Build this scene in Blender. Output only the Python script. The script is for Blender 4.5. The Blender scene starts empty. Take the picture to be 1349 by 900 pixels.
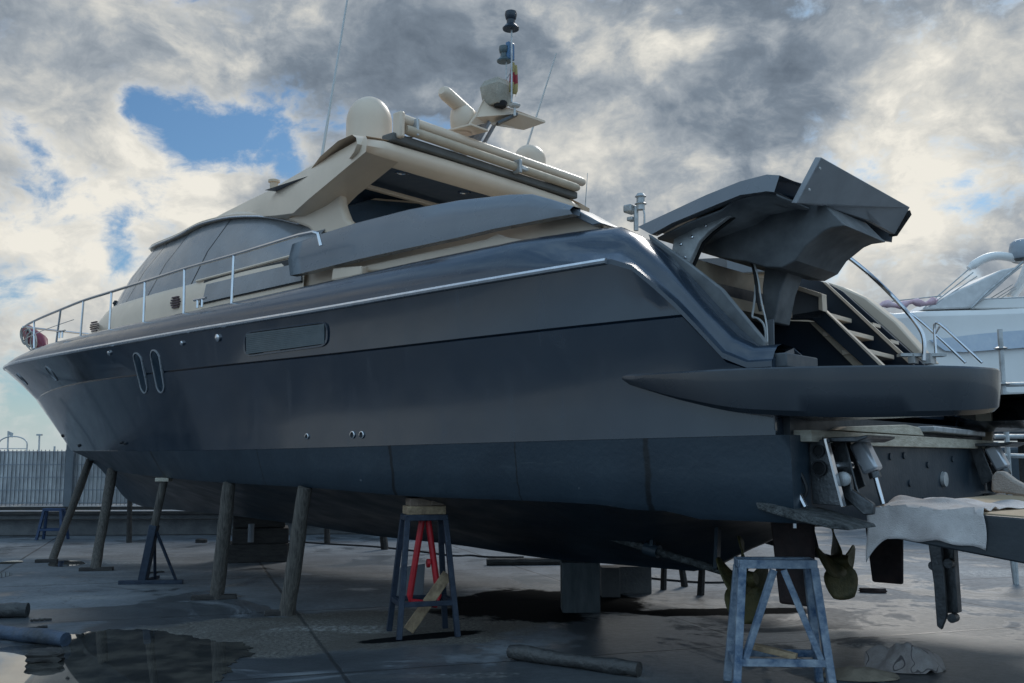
import bpy, bmesh, math, random
from mathutils import Vector, Matrix
random.seed(7)
C = bpy.context.scene.collection
sc = bpy.context.scene
R = math.radians
# ------------------------------------------------------------------ camera
FPX = 1300.0; H = 1.6; PITCH = math.atan(155/FPX)
cam = bpy.data.cameras.new('camera'); co = bpy.data.objects.new('camera', cam); C.objects.link(co)
cam.sensor_width = 36; cam.lens = 36*FPX/1349; cam.clip_end = 2000
co.location = (0, 0, H); co.rotation_euler = (R(90)+PITCH, 0, 0); sc.camera = co
def ray(x, y):
    a = (x-674.5)/FPX; b = -(y-450)/FPX
    return Vector((a, math.cos(PITCH)-b*math.sin(PITCH), math.sin(PITCH)+b*math.cos(PITCH)))
# boat frame: u forward, v to port, z up; origin = transom centre on the ground
TH = math.atan(math.hypot(FPX, 155)/(1840-674.5))
FW = Vector((-math.sin(TH), math.cos(TH), 0)); SB = Vector((math.cos(TH), math.sin(TH), 0))
HB = 2.278; D0 = 6.7
_r = ray(1040, 605); ORG = Vector((_r.x/_r.y*D0, D0, 0)) + SB*HB
def U(x, y, v):                      # photo direction met with the boat's fore-and-aft plane at half breadth v
    r = ray(x, y); t = (ORG.dot(SB)-v)/(r.x*SB.x+r.y*SB.y); p = r*t
    return Vector(((p-ORG).dot(FW), v, p.z+H))
def G(x, y, z=0.0):                  # ground point
    r = ray(x, y); t = (z-H)/r.z; p = r*t
    return Vector((p.x, p.y, z))
def D(x, y, d):                      # point at depth d
    r = ray(x, y); t = d/r.y; p = r*t
    return Vector((p.x, p.y, p.z+H))
def W(p):                            # boat -> world
    q = ORG + FW*p[0] - SB*p[1]; return Vector((q.x, q.y, p[2]))
def B(p):                            # world -> boat
    d = Vector(p)-ORG; return Vector((d.x*FW.x+d.y*FW.y, -(d.x*SB.x+d.y*SB.y), p[2]))
def lerp(a, b, t): return a+(b-a)*t
def spl(pts, u):                     # monotone-ish cubic through sorted (x,y)
    if u <= pts[0][0]:
        return pts[0][1]
    if u >= pts[-1][0]: return pts[-1][1]
    for i in range(len(pts)-1):
        if pts[i][0] <= u <= pts[i+1][0]: break
    x0, y0 = pts[i]; x1, y1 = pts[i+1]; h = x1-x0; t = (u-x0)/h
    d = (y1-y0)/h
    dm = (y0-pts[i-1][1])/(x0-pts[i-1][0]) if i > 0 else d
    dp = (pts[i+2][1]-y1)/(pts[i+2][0]-x1) if i+2 < len(pts) else d
    m0 = 0 if dm*d <= 0 else 2*dm*d/(dm+d); m1 = 0 if dp*d <= 0 else 2*dp*d/(dp+d)
    return ((2*t**3-3*t*t+1)*y0+(t**3-2*t*t+t)*h*m0+(-2*t**3+3*t*t)*y1+(t**3-t*t)*h*m1)
def flip(P, sg): return [Vector((p.x, p.y*sg, p.z)) for p in P]
# ------------------------------------------------------------------ materials
MATS = {}
def mat(name, col, rough=.5, metal=0., var=.12, scale=6., bump=0., bscale=40., coat=0., col2=None, rvar=.08, spec=.5, detail=6, stretch=None):
    if name in MATS: return MATS[name]
    m = bpy.data.materials.new(name); m.use_nodes = True; nt = m.node_tree; N = nt.nodes; L = nt.links
    b = N['Principled BSDF']; b.inputs['Metallic'].default_value = metal
    b.inputs['Specular IOR Level'].default_value = spec
    b.inputs['Coat Weight'].default_value = coat; b.inputs['Coat Roughness'].default_value = .06
    tc = N.new('ShaderNodeTexCoord'); mp = N.new('ShaderNodeMapping'); L.new(tc.outputs['Object'], mp.inputs[0])
    if stretch: mp.inputs['Scale'].default_value = stretch
    n = N.new('ShaderNodeTexNoise'); n.inputs['Scale'].default_value = scale; n.inputs['Detail'].default_value = detail
    n.inputs['Roughness'].default_value = .62
    L.new(mp.outputs[0], n.inputs['Vector'])
    cr = N.new('ShaderNodeValToRGB'); cr.color_ramp.elements[0].position = .3; cr.color_ramp.elements[1].position = .7
    c2 = col2 if col2 else tuple(min(1, c*(1+var)) for c in col)
    c1 = col if col2 else tuple(c*(1-var) for c in col)
    cr.color_ramp.elements[0].color = (*c1, 1); cr.color_ramp.elements[1].color = (*c2, 1)
    L.new(n.outputs['Fac'], cr.inputs[0]); L.new(cr.outputs[0], b.inputs['Base Color'])
    mr = N.new('ShaderNodeMapRange'); mr.inputs[1].default_value = .3; mr.inputs[2].default_value = .7
    mr.inputs[3].default_value = max(.02, rough-rvar); mr.inputs[4].default_value = min(1, rough+rvar)
    n2 = N.new('ShaderNodeTexNoise'); n2.inputs['Scale'].default_value = scale*2.3; n2.inputs['Detail'].default_value = 4
    L.new(mp.outputs[0], n2.inputs['Vector']); L.new(n2.outputs['Fac'], mr.inputs[0]); L.new(mr.outputs[0], b.inputs['Roughness'])
    if bump:
        n3 = N.new('ShaderNodeTexNoise'); n3.inputs['Scale'].default_value = bscale; n3.inputs['Detail'].default_value = 5
        L.new(mp.outputs[0], n3.inputs['Vector'])
        bp = N.new('ShaderNodeBump'); bp.inputs['Strength'].default_value = bump; bp.inputs['Distance'].default_value = .02
        L.new(n3.outputs['Fac'], bp.inputs['Height']); L.new(bp.outputs[0], b.inputs['Normal'])
    MATS[name] = m; return m
class NT:                            # tiny node-expression helper
    def __init__(s, nt): s.nt = nt; s.N = nt.nodes; s.L = nt.links
    def _in(s, sock, v):
        if v is None: return
        if hasattr(v, 'is_output'): s.L.new(v, sock)
        else: sock.default_value = v
    def m(s, op, a, b=None, c=None, clamp=False):
        n = s.N.new('ShaderNodeMath'); n.operation = op; n.use_clamp = clamp
        s._in(n.inputs[0], a); s._in(n.inputs[1], b); s._in(n.inputs[2], c); return n.outputs[0]
    def v(s, op, a, b=None, out=0):
        n = s.N.new('ShaderNodeVectorMath'); n.operation = op
        s._in(n.inputs[0], a); s._in(n.inputs[1], b); return n.outputs[out]
    def noise(s, vec, scale, detail=6, rough=.55, dist=0., out='Fac'):
        n = s.N.new('ShaderNodeTexNoise'); s._in(n.inputs['Vector'], vec); n.inputs['Scale'].default_value = scale
        n.inputs['Detail'].default_value = detail; n.inputs['Roughness'].default_value = rough; n.inputs['Distortion'].default_value = dist
        return n.outputs[out]
    def rng(s, x, a, b, c=0., d=1., smooth=True):
        n = s.N.new('ShaderNodeMapRange'); n.interpolation_type = 'SMOOTHSTEP' if smooth else 'LINEAR'
        s._in(n.inputs[0], x); n.inputs[1].default_value = a; n.inputs[2].default_value = b; s._in(n.inputs[3], c); s._in(n.inputs[4], d); return n.outputs[0]
    def mix(s, f, a, b):
        n = s.N.new('ShaderNodeMix'); n.data_type = 'RGBA'
        s._in(n.inputs[0], f); s._in(n.inputs[6], a); s._in(n.inputs[7], b); return n.outputs[2]
    def sep(s, vec):
        n = s.N.new('ShaderNodeSeparateXYZ'); s._in(n.inputs[0], vec); return n.outputs
    def comb(s, x, y, z):
        n = s.N.new('ShaderNodeCombineXYZ'); s._in(n.inputs[0], x); s._in(n.inputs[1], y); s._in(n.inputs[2], z); return n.outputs[0]

def add_grime(m, streak=.25, dust=(.10, .11, .115, 1), amt=.35):
    nt = m.node_tree; n = NT(nt); b = nt.nodes['Principled BSDF']; tc = nt.nodes['Texture Coordinate'].outputs['Object']
    src = b.inputs['Base Color'].links[0].from_socket; rs = b.inputs['Roughness'].links[0].from_socket
    a = n.rng(n.noise(n.v('MULTIPLY', tc, (3.2, 3.2, .35)), 2.2, 6, .6), .52, .78)
    d = n.rng(n.noise(tc, 1.6, 8, .7, .5), .5, .8); sc2 = n.rng(n.noise(n.v('MULTIPLY', tc, (.8, 1, 7.)), 3.1, 5, .7), .63, .72)
    f = n.m('ADD', n.m('MULTIPLY', a, streak), n.m('ADD', n.m('MULTIPLY', d, amt), n.m('MULTIPLY', sc2, amt*.5)), clamp=True)
    nt.links.new(n.mix(f, src, dust), b.inputs['Base Color']); nt.links.new(n.m('ADD', rs, n.m('MULTIPLY', f, .35)), b.inputs['Roughness']); return m
HULL = mat('hull_paint', (.006, .016, .030), .15, 0, .12, 1.2, .12, .8, .4, rvar=.05)
BAND = mat('hull_paint_skylit', (.019, .032, .050), .22, .0, .1, 2, 0, coat=.4)  # hull paint; sky reflection on the upturned gunwale lightened into the base colour
CREAM = mat('cream_gelcoat', (.70, .555, .42), .42, 0, .05, 2.5, coat=.15)
CREAMD = mat('darker_cream', (.50, .40, .29), .55, 0, .15, 5)  # darker, rougher cream for deck, sole, soffit and lower roll
GREY = mat('grey_panel_paint', (.15, .165, .185), .3, 0, .06, 2, coat=.3)
GREYL = mat('primed_grey', (.15, .16, .175), .55, 0, .08, 5)
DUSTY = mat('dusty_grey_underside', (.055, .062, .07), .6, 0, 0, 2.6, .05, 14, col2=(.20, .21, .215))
GALV = mat('galvanised_metal', (.44, .45, .45), .45, .35, .3, 9)
STEEL = mat('polished_steel', (.62, .63, .65), .18, 1., .05, 5)
CHROME = mat('rail_trim_steel', (.72, .73, .75), .22, .9, .1, 12)
GLASS = mat('covered_glass', (.21, .225, .24), .25, 0, .15, 2.2, coat=.3)
DGLASS = mat('dark_glass', (.006, .012, .02), .08, 0, .2, 2)
NAVY = mat('navy_interior', (.012, .035, .065), .5, 0, .2, 3)
CEIL = mat('ceiling_lining', (.12, .15, .20), .6, 0, .06, 3)
BLACK = mat('black_rubber', (.012, .013, .015), .6, 0, .2, 10)
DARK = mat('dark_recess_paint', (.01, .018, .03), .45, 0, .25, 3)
WHITE = mat('white_gelcoat', (.62, .63, .62), .4, 0, .05, 3)
WHITEF = mat('far_white_hull', (.78, .76, .73), .45, 0, .04, 1)
WOODP = mat('weathered_prop_wood', (.035, .032, .03), .85, 0, 0, 6, .9, 12, col2=(.16, .145, .125), stretch=(9, 9, .7))
WOODD = mat('dark_timber', (.022, .02, .02), .8, 0, 0, 5, .6, 25, col2=(.06, .055, .05), stretch=(1, 5, 5))
PLANK = mat('pale_plank', (.34, .30, .23), .8, 0, 0, 7, .4, 30, col2=(.55, .51, .42), stretch=(1, 1, 4))
CHIP = mat('broken_board', (.16, .11, .07), .85, 0, 0, 9, .8, 30, col2=(.42, .31, .19))
BLUEP = mat('dark_blue_steel', (.01, .018, .035), .5, .2, 0, 14, .3, 50, col2=(.025, .04, .065))
BLUEW = mat('worn_blue_steel', (.03, .075, .15), .6, .1, 0, 9, .4, 50, col2=(.32, .37, .42))
REDP = mat('red_paint', (.42, .012, .02), .45, 0, .2, 9)
BRONZE = mat('fouled_bronze', (.045, .052, .022), .6, .2, 0, 7, .4, 40, col2=(.15, .12, .045))
RUST = mat('rudder_antifouling', (.016, .013, .014), .75, 0, 0, 5, .4, 30, col2=(.06, .035, .032))
BARN = mat('scaled_metal', (.015, .018, .02), .8, .2, 0, 16, 1., 60, col2=(.13, .14, .14))
BRKT = mat('bracket_steel', (.10, .105, .11), .38, .75, .35, 8, .2, 40)
CONC = mat('concrete_block', (.09, .095, .10), .9, 0, 0, 4, .5, 30, col2=(.17, .17, .17))
CLOTH = mat('stained_towel', (.46, .405, .385), .95, 0, 0, 4, .4, 130, col2=(.78, .73, .70), detail=9)
TAN = mat('tan_sponge', (.5, .37, .24), .9, 0, .15, 9, .3, 60)
SLATE = mat('slab_paint', (.028, .034, .04), .5, 0, .2, 4, .1, 30)
SAND = mat('sandy_top', (.42, .31, .2), .8, 0, .1, 8)
MAROON = mat('maroon_vinyl', (.16, .012, .03), .4, 0, .2, 8)
ROPE = mat('rope', (.45, .42, .38), .9, 0, .25, 40, .8, 200)
REDF = mat('red_cloth', (.34, .04, .05), .8, 0, .1, 8)
YELF = mat('yellow_cloth', (.42, .33, .14), .8, 0, .1, 8)
LENSB = mat('blue_lamp_housing', (.06, .16, .3), .3, 0, .1, 8)
PINK = mat('faded_red_cover', (.5, .27, .32), .7, 0, 0, 5, .2, 30, col2=(.75, .58, .62))
add_grime(HULL, .22, (.04, .058, .08, 1), .2); add_grime(BAND, .08, (.10, .11, .12, 1), .2); add_grime(GREY, .05, (.2, .21, .22, 1), .3)
# antifouling with drip streaks of its own
def antifoul():
    m = mat('antifouling', (.012, .024, .037), .45, 0, 0, 1.1, .12, 25, col2=(.024, .042, .059), rvar=.1)
    nt = m.node_tree; n = NT(nt); b = nt.nodes['Principled BSDF']
    src = b.inputs['Base Color'].links[0].from_socket
    tc = nt.nodes['Texture Coordinate']; P = n.sep(tc.outputs['Object'])
    w = n.noise(tc.outputs['Object'], 3, 3); x = n.m('ADD', P[0], n.m('MULTIPLY', n.m('SUBTRACT', w, .5), .12))
    f = None
    for u0, wd in ((1.13, .03), (3.93, .022), (8.9, .03), (6.1, .008), (2.4, .008)):
        g = n.rng(n.m('ABSOLUTE', n.m('SUBTRACT', x, u0)), wd*.5, wd*1.3, 1., 0.)
        f = g if f is None else n.m('MAXIMUM', f, g)
    f = n.m('MULTIPLY', f, n.rng(P[1], 1.2, 1.6))
    c = src
    pa = n.rng(n.noise(n.v('MULTIPLY', tc.outputs['Object'], (1, 1, 1.6)), 2.6, 9, .72, .6), .52, .72); c = n.mix(n.m('MULTIPLY', pa, .4), c, (.045, .065, .08, 1))
    sc_2 = n.rng(n.noise(n.v('MULTIPLY', tc.outputs['Object'], (.6, 1, 9)), 2.7, 6, .7), .64, .72); c = n.mix(n.m('MULTIPLY', sc_2, .35), c, (.10, .12, .13, 1))
    c = n.mix(n.m('MULTIPLY', f, .9), c, (.002, .004, .006, 1))
    sp = n.rng(n.noise(tc.outputs['Object'], 9, 2), .76, .79)
    c = n.mix(n.m('MULTIPLY', sp, .5), c, (.2, .22, .24, 1))
    nt.links.new(c, b.inputs['Base Color']); return m
ANTI = antifoul()
# ------------------------------------------------------------------ mesh builder
class MB:
    def __init__(s): s.v = []; s.f = []; s.fm = []; s.mi = 0
    def add(s, vs, fs):
        o = len(s.v); s.v += [tuple(p) for p in vs]
        for f in fs: s.f.append(tuple(i+o for i in f)); s.fm.append(s.mi)
        return s
    def rows(s, rows, closed=False, caps=False):
        n = len(rows[0]); vs = [p for r in rows for p in r]; fs = []
        for i in range(len(rows)-1):
            for j in range(n if closed else n-1):
                k = (j+1) % n; fs.append((i*n+j, i*n+k, (i+1)*n+k, (i+1)*n+j))
        if caps: fs.append(tuple(range(n-1, -1, -1))); fs.append(tuple((len(rows)-1)*n+j for j in range(n)))
        return s.add(vs, fs)
    def prism(s, poly, off):
        n = len(poly); off = Vector(off); a = [Vector(p) for p in poly]; b = [p+off for p in a]
        fs = [tuple(range(n)), tuple(range(2*n-1, n-1, -1))]+[(j, j+n, (j+1) % n+n, (j+1) % n) for j in range(n)]
        return s.add(a+b, fs)
    def box(s, c, size, rot=None):
        hx, hy, hz = [k/2 for k in size]; c = Vector(c); M = rot if rot is not None else Matrix.Identity(3)
        vs = [c+M@Vector((x*hx, y*hy, z*hz)) for x in (-1, 1) for y in (-1, 1) for z in (-1, 1)]
        return s.add(vs, [(0, 1, 3, 2), (4, 6, 7, 5), (0, 4, 5, 1), (2, 3, 7, 6), (0, 2, 6, 4), (1, 5, 7, 3)])
    def bar(s, a, b, w, h, up=(0, 0, 1)):
        a = Vector(a); b = Vector(b); d = (b-a).normalized(); up = Vector(up)
        if abs(d.dot(up)) > .98: up = Vector((1, 0, 0))
        x = d.cross(up).normalized(); y = x.cross(d)
        r = []
        for p in (a, b): r.append([p+x*w/2*i+y*h/2*j for i, j in ((-1, -1), (1, -1), (1, 1), (-1, 1))])
        return s.rows(r, True, True)
    def tube(s, path, r, seg=10, caps=True):
        P = [Vector(p) for p in path]; rr = r if isinstance(r, (list, tuple)) else [r]*len(P); rows = []; x = None
        for i, p in enumerate(P):
            d = (P[min(i+1, len(P)-1)]-P[max(i-1, 0)]).normalized()
            if x is None:
                up = Vector((0, 0, 1)) if abs(d.z) < .95 else Vector((1, 0, 0)); x = d.cross(up).normalized()
            else: x = (x-d*x.dot(d)).normalized()
            y = d.cross(x)
            rows.append([p+(x*math.cos(a)+y*math.sin(a))*rr[i] for a in [2*math.pi*k/seg for k in range(seg)]])
        return s.rows(rows, True, caps)
    def lathe(s, prof, c=(0, 0, 0), seg=20, M=None):
        c = Vector(c); M = M if M is not None else Matrix.Identity(3)
        rows = [[c+M@Vector((r*math.cos(a), r*math.sin(a), z)) for a in [2*math.pi*k/seg for k in range(seg)]] for r, z in prof]
        return s.rows(rows, True, True)
    def build(s, name, m, parent=None, bevel=0., smooth=40, loc=None, seg=2, solid=0., sub=0):
        me = bpy.data.meshes.new(name); off = Vector(loc) if loc is not None else Vector((0, 0, 0))
        me.from_pydata([tuple(Vector(p)-off) for p in s.v], [], s.f); me.validate()
        ms = m if isinstance(m, (list, tuple)) else [m]
        for q in ms: me.materials.append(q)
        if len(me.polygons) == len(s.fm):
            me.polygons.foreach_set('material_index', s.fm)
        bm = bmesh.new(); bm.from_mesh(me)
        bmesh.ops.remove_doubles(bm, verts=bm.verts, dist=1e-5)
        bmesh.ops.recalc_face_normals(bm, faces=bm.faces); bm.to_mesh(me); bm.free()
        if smooth:
            me.polygons.foreach_set('use_smooth', [True]*len(me.polygons)); me.set_sharp_from_angle(angle=R(smooth))
        o = bpy.data.objects.new(name, me); C.objects.link(o); o.location = off
        if parent: o.parent = parent
        if solid: q = o.modifiers.new('solid', 'SOLIDIFY'); q.thickness = solid; q.offset = -1
        if sub: q = o.modifiers.new('sub', 'SUBSURF'); q.levels = q.render_levels = sub
        if bevel:
            q = o.modifiers.new('bevel', 'BEVEL'); q.width = bevel; q.segments = seg; q.limit_method = 'ANGLE'; q.angle_limit = R(35); q.harden_normals = False
        return o
def tag(o, label=None, cat=None, group=None, kind=None):
    if label: o['label'] = label
    if cat: o['category'] = cat
    if group: o['group'] = group
    if kind: o['kind'] = kind
    return o
def empty(name, loc, rz=0, label=None, cat=None, group=None):
    o = bpy.data.objects.new(name, None); C.objects.link(o); o.location = loc; o.rotation_euler = (0, 0, rz)
    o.empty_display_size = .2; return tag(o, label, cat, group)
def chaikin(P, n=2, closed=False):
    P = [Vector(p) for p in P]
    for _ in range(n):
        Q = [] if closed else [P[0]]
        m = len(P)
        for i in range(m if closed else m-1):
            a, b = P[i], P[(i+1) % m]; Q += [a*.75+b*.25, a*.25+b*.75]
        if not closed: Q.append(P[-1])
        P = Q
    return P

# ================================================================== THE YACHT
boat = empty('motor_yacht', ORG, math.atan2(FW.y, FW.x), 'large dark grey-blue motor yacht with cream cabin propped on the yard', 'yacht')
# half-breadth curves
def taper(u, s0, ue, p, q): 
    t = (u-s0)/(ue-s0)
    return 1. if t <= 0 else (0. if t >= 1 else (1-t**p)**q)
def aftw(u, a, b, l): 
    t = min(1, max(0, u/l)); return a+(b-a)*t*(2-t)
UE = dict(keel=14.15, chine=15.0, boot=15.7, seam=17.2, rail=18.5, deck=18.62)
def VK(u): return 0.
def VC(u): return aftw(u, 2.20, 2.30, 4)*taper(u, 4.5, UE['chine'], 1.9, 1)
def VBt(u): return aftw(u, 2.26, 2.40, 4)*taper(u, 5., UE['boot'], 2.0, .95)
def VS(u): return aftw(u, 2.28, 2.46, 4)*taper(u, 5.5, UE['seam'], 2.1, .9)
def VR(u): return aftw(u, 2.28, 2.50, 4)*taper(u, 6.5, UE['rail'], 2.3, .85)
def VD(u): return max(0, VR(u)*UE['rail']/UE['deck']-.30*min(1, max(0, (UE['deck']-u)/2.5)))
def solve(x, y, vf, umax):
    prev = None; best = (9e9, 0)
    for i in range(0, 400):
        u = -1+ (umax+1)*i/399.; p = U(x, y, vf(u)); e = p.x-u
        if abs(e) < best[0]: best = (abs(e), u)
        if prev is not None and prev[1] > 0 >= e or (prev is not None and prev[1] < 0 <= e):
            t = prev[1]/(prev[1]-e); uu = lerp(prev[0], u, t); p = U(x, y, vf(uu)); return (uu, p.z)
        prev = (u, e)
    return (best[1], U(x, y, vf(best[1])).z)
def line(picks, vf, umax, end=None, start=None):
    pts = [solve(x, y, vf, umax) for x, y in picks]; pts.sort()
    out = []
    for p in pts:
        if not out or p[0]-out[-1][0] > .12: out.append(p)
    if end: out = [p for p in out if p[0] < end[0]-.2]+[end]
    if start: out = [start]+[p for p in out if p[0] > start[0]+.1]
    return out
K_k = line([(193, 668), (291, 677), (392, 690), (500, 706), (600, 717), (740, 737), (870, 748), (915, 752)], VK, 13, end=(12.75, .80))
K_k = [(-.05, 1.02), (.9, 1.0), (1.5, .78)]+[p for p in K_k if p[0] > 1.9]+[(13.4, .90), (13.8, 1.06), (UE['keel'], 1.36)]
K_c = line([(104, 606), (154, 621), (208, 628), (267, 634), (400, 642), (565, 655), (700, 660), (790, 665), (840, 672)], VC, 14, end=(UE['chine'], 1.56))
K_c = [(-.05, 1.17), (.75, 1.17), (1.0, 1.22)]+[p for p in K_c if p[0] > 1.25]
K_b = line([(120, 594), (246, 594), (400, 591), (480, 588), (835, 578), (1030, 573)], VBt, 15, end=(UE['boot'], 1.76))
K_s = line([(104, 503), (178, 494), (326, 477), (430, 467), (570, 450), (700, 436), (820, 420), (940, 410)], VS, 16, end=(UE['seam'], 2.72))
K_r = line([(89, 464), (178, 448), (267, 431), (400, 411), (503, 393), (650, 367), (800, 342)], VR, 18, end=(UE['rail'], 3.42))
K_d = line([(107, 442), (145, 434), (190, 424), (243, 412), (306, 399), (400, 380), (437, 367), (480, 358), (570, 340), (690, 317), (770, 298), (790, 296)], VD, 18, end=(UE['deck'], 3.52))
K_dq = line([(820, 299), (845, 311), (885, 345), (940, 405), (975, 440), (1006, 462)], lambda u: 1.95, 3)      # inner edge of the aft quarter
K_rq = line([(806, 312), (822, 330), (850, 355), (885, 385), (935, 438), (962, 466), (985, 474)], lambda u: 2.28, 3)
print('deck', K_d[:3], K_dq); print('ridge', K_r[:2], K_rq); print('keel', K_k); print('chine', K_c); print('seam', K_s); print('rail', K_r); print('deck', K_d)
def smooth(K, n=60, it=14, keep=.0):
    us_ = [lerp(K[0][0], K[-1][0], i/n) for i in range(n+1)]; z_ = [spl(K, u) for u in us_]
    for _ in range(it): z_ = [z_[0]]+[(z_[i-1]+2*z_[i]+z_[i+1])/4 for i in range(1, n)]+[z_[-1]]
    return list(zip(us_, z_))
K_b = smooth(K_b, it=40); K_s = smooth(K_s, it=40); K_r = smooth(K_r, it=40); K_d = smooth(K_d, it=40)
def zk(u): return spl(K_k, u)
def zc(u): return spl(K_c, u)
def zb(u): return spl(K_b, u)
K_rq = [p for p in K_rq]
def zrail(u): return min(spl(K_r, u), zridge(u)-.02) if u < 2.2 else spl(K_r, u)
def zridge(u):
    t = min(1, max(0, (u-1.35)/1.1)); t = t*t*(3-2*t); a = spl(K_rq, u); b = lerp(spl(K_r, u), zd(u), .82); return lerp(a, b, t)
def vridge(u):
    t = min(1, max(0, (u-1.0)/1.6)); t = t*t*(3-2*t); return lerp(2.27, lerp(VR(u), vd(u), .55), t)
def zr(u): return zrail(u)
def zd(u): return spl(K_dq, u) if u < K_dq[-1][0] else spl([K_dq[-1]]+[p for p in K_d if p[0] > K_dq[-1][0]+.3], u)
def vd(u): return lerp(1.95, VD(u), min(1, max(0, (u-1.3)/1.2)))
def zs(u): return min(spl(K_s, u), zr(u)-.03)
UA = .10                              # aft end of the topsides
def us(ua, ue, n=90):                 # denser towards both ends
    out = []
    for i in range(n+1):
        t = i/n; t = t+.12*math.sin(2*math.pi*t)/(2*math.pi)*-1; out.append(lerp(ua, ue, t))
    return out
def lrow(ue, vf, zf, ua=-.0, dv=0, dz=0, sgn=1, n=90):
    return [Vector((u, sgn*max(0, vf(u)+dv if u < ue-.02 else 0), zf(u)+dz)) for u in us(ua, ue, n)]
def mid(a, b, t, bulge=0, sgn=1): return [p.lerp(q, t)+Vector((0, sgn*bulge*min(1, (abs(p.y)+abs(q.y))/1.2), 0)) for p, q in zip(a, b)]
hb = MB(); ht = MB(); hu = MB()
for sg in (1, -1):
    k = lrow(UE['keel'], VK, zk); c = lrow(UE['chine'], VC, zc, sgn=sg); c2 = lrow(UE['chine'], VC, zc, dv=.035, dz=.05, sgn=sg)
    ci = lrow(UE['chine'], VC, zc, dv=-.05, dz=.0, sgn=sg)
    b = lrow(UE['boot'], VBt, zb, sgn=sg)
    k1 = [Vector((p.x, sg*.05*min(1, (UE['keel']-p.x)), p.z+.0)) for p in k]
    k2 = [Vector((p.x, sg*.10*min(1, (UE['keel']-p.x)), lerp(p.z, zc(p.x), .07))) for p in k]
    hb.rows([k, k1, k2, mid(k2, ci, .33, 0, sg), mid(k2, ci, .66, 0, sg), ci, c, c2, mid(c2, b, .5, 0, sg), b])
    b2 = lrow(UE['boot'], VBt, zb, UA, sgn=sg, dv=.004, dz=.001); s0 = lrow(UE['seam'], VS, zs, UA, sgn=sg, dz=-.022); s1 = lrow(UE['seam'], VS, zs, UA, dv=-.02, sgn=sg, dz=-.012)
    s2 = lrow(UE['seam'], VS, zs, UA, dv=-.0, sgn=sg); r = lrow(UE['rail'], VR, zr, UA, sgn=sg, dz=-.04)
    r0 = lrow(UE['rail'], VR, zr, UA, sgn=sg, dv=.0)
    ht.rows([b2, mid(b2, s0, .25, -.015, sg), mid(b2, s0, .5, -.02, sg), mid(b2, s0, .75, -.015, sg), s0, s1, s2, mid(s2, r, .5, -.01, sg), r])
    d = lrow(UE['deck'], vd, zd, UA, sgn=sg)
    din = [Vector((p.x, p.y*.93, p.z-.01)) for p in d]; dlo = [Vector((p.x, p.y*.93, p.z-.22)) for p in d]
    rg = [Vector((p.x, sg*vridge(p.x) if p.x < 6 else sg*lerp(abs(p.y), abs(q_.y), .55), zridge(p.x))) for p, q_ in zip(r0, d)]
    bl = lambda t, k: [p.lerp(q, t)+Vector((0, sg*k*min(1, max(0, (p.x-1.3)/1.6))*min(1, (abs(p.y)+abs(q.y))/1.2), 0)) for p, q in zip(r0, rg)]
    hu.rows([r, r0, bl(.35, .035), bl(.7, .035), rg]+[[p.lerp(q, t)+Vector((0, sg*(.012+.045*w_)*math.sin(math.pi*t), .055*w_*math.sin(math.pi*t))) for p, q in zip(rg, d) for w_ in (min(1, max(0, (2.2-p.x)/1.2)),)] for t in (.2, .4, .6, .8)]+[d, din, dlo])
# transom (below the boot line) and quarter ends
tp = [Vector((0, 0, zk(0)))]+[Vector((0, .1, lerp(zk(0), zc(0), .25))), Vector((0, VC(0)-.05, zc(0))), Vector((0, VC(0), zc(0))), Vector((0, VC(0)+.035, zc(0)+.05)), Vector((0, VBt(0), zb(0)))]
tp2 = [Vector((p.x, -p.y, p.z)) for p in tp]
hb.add(tp+tp2[::-1], [tuple(range(12))])
BOTTOM = hb.build('hull_bottom', ANTI, boat, smooth=35)
HUL = ht.build('hull', HULL, boat, smooth=35)
ub = hu.build('gunwale', BAND, boat, smooth=50)
def hull_v(u, z):
    L = [(zc(u), VC(u)), (zb(u), VBt(u)), (zs(u), VS(u)), (zr(u), VR(u))]
    if z <= L[0][0]: return L[0][1]
    for (a, va), (b, vb) in zip(L, L[1:]):
        if z <= b: return lerp(va, vb, (z-a)/(b-a))
    return L[-1][1]
from mathutils.bvhtree import BVHTree
def bvh_of(mb): return BVHTree.FromPolygons([Vector(p) for p in mb.v], [f for f in mb.f if len(f) > 2])
BV = [bvh_of(ht), bvh_of(hb)]
CAMB = B(Vector((0, 0, H)))
def HUn(x, y):
    d = (U(x, y, 1.)-CAMB).normalized(); best = None
    for t in BV:
        h = t.ray_cast(CAMB, d)
        if h[0] is not None and (best is None or h[3] < best[3]): best = h
    if best is None: p = U(x, y, 1.); return p, Vector((0, 1, 0))
    nn = best[1]; nn = -nn if nn.dot(d) > 0 else nn
    return best[0], nn
def HU(x, y, off=0.):
    p, nn = HUn(x, y); return p+nn*off
# rub rail
rl = [Vector((u, VR(u)+.012, zr(u)-.012)) for u in us(1.40, UE['rail']-.05, 80)]
MB().tube(rl, .026, 8).build('rub_rail', CHROME, boat)
# aft end plates of the quarters and the aft closing of the topsides
for sg in (1, -1):
    q = MB(); u = UA
    pol = [(u, sg*vd(u), zd(u)), (u, sg*vridge(u), zridge(u)), (u, sg*VS(u), zs(u)), (u, sg*VBt(u), zb(u)), (u, sg*1.5, zb(u)), (u, sg*1.5, zd(u)-.25), (u, sg*1.9, zd(u)-.2)]
    q.prism(pol, (.01, 0, 0)); q.build('quarter_end', BAND, boat)
    # inboard wall of the quarter dropping to the garage and its cap
    lo = []; hi = []; cap = []
    for i in range(15):
        u = UA+i*.16; hi.append(Vector((u, sg*(vd(u)-.004), zd(u)+.002))); cap.append(Vector((u, sg*(vd(u)-.20), zd(u)-.06))); lo.append(Vector((u, sg*(vd(u)-.34), 1.9)))
    MB().rows([hi, cap, lo]).build('quarter_wall', DARK, boat, solid=.01)
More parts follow.
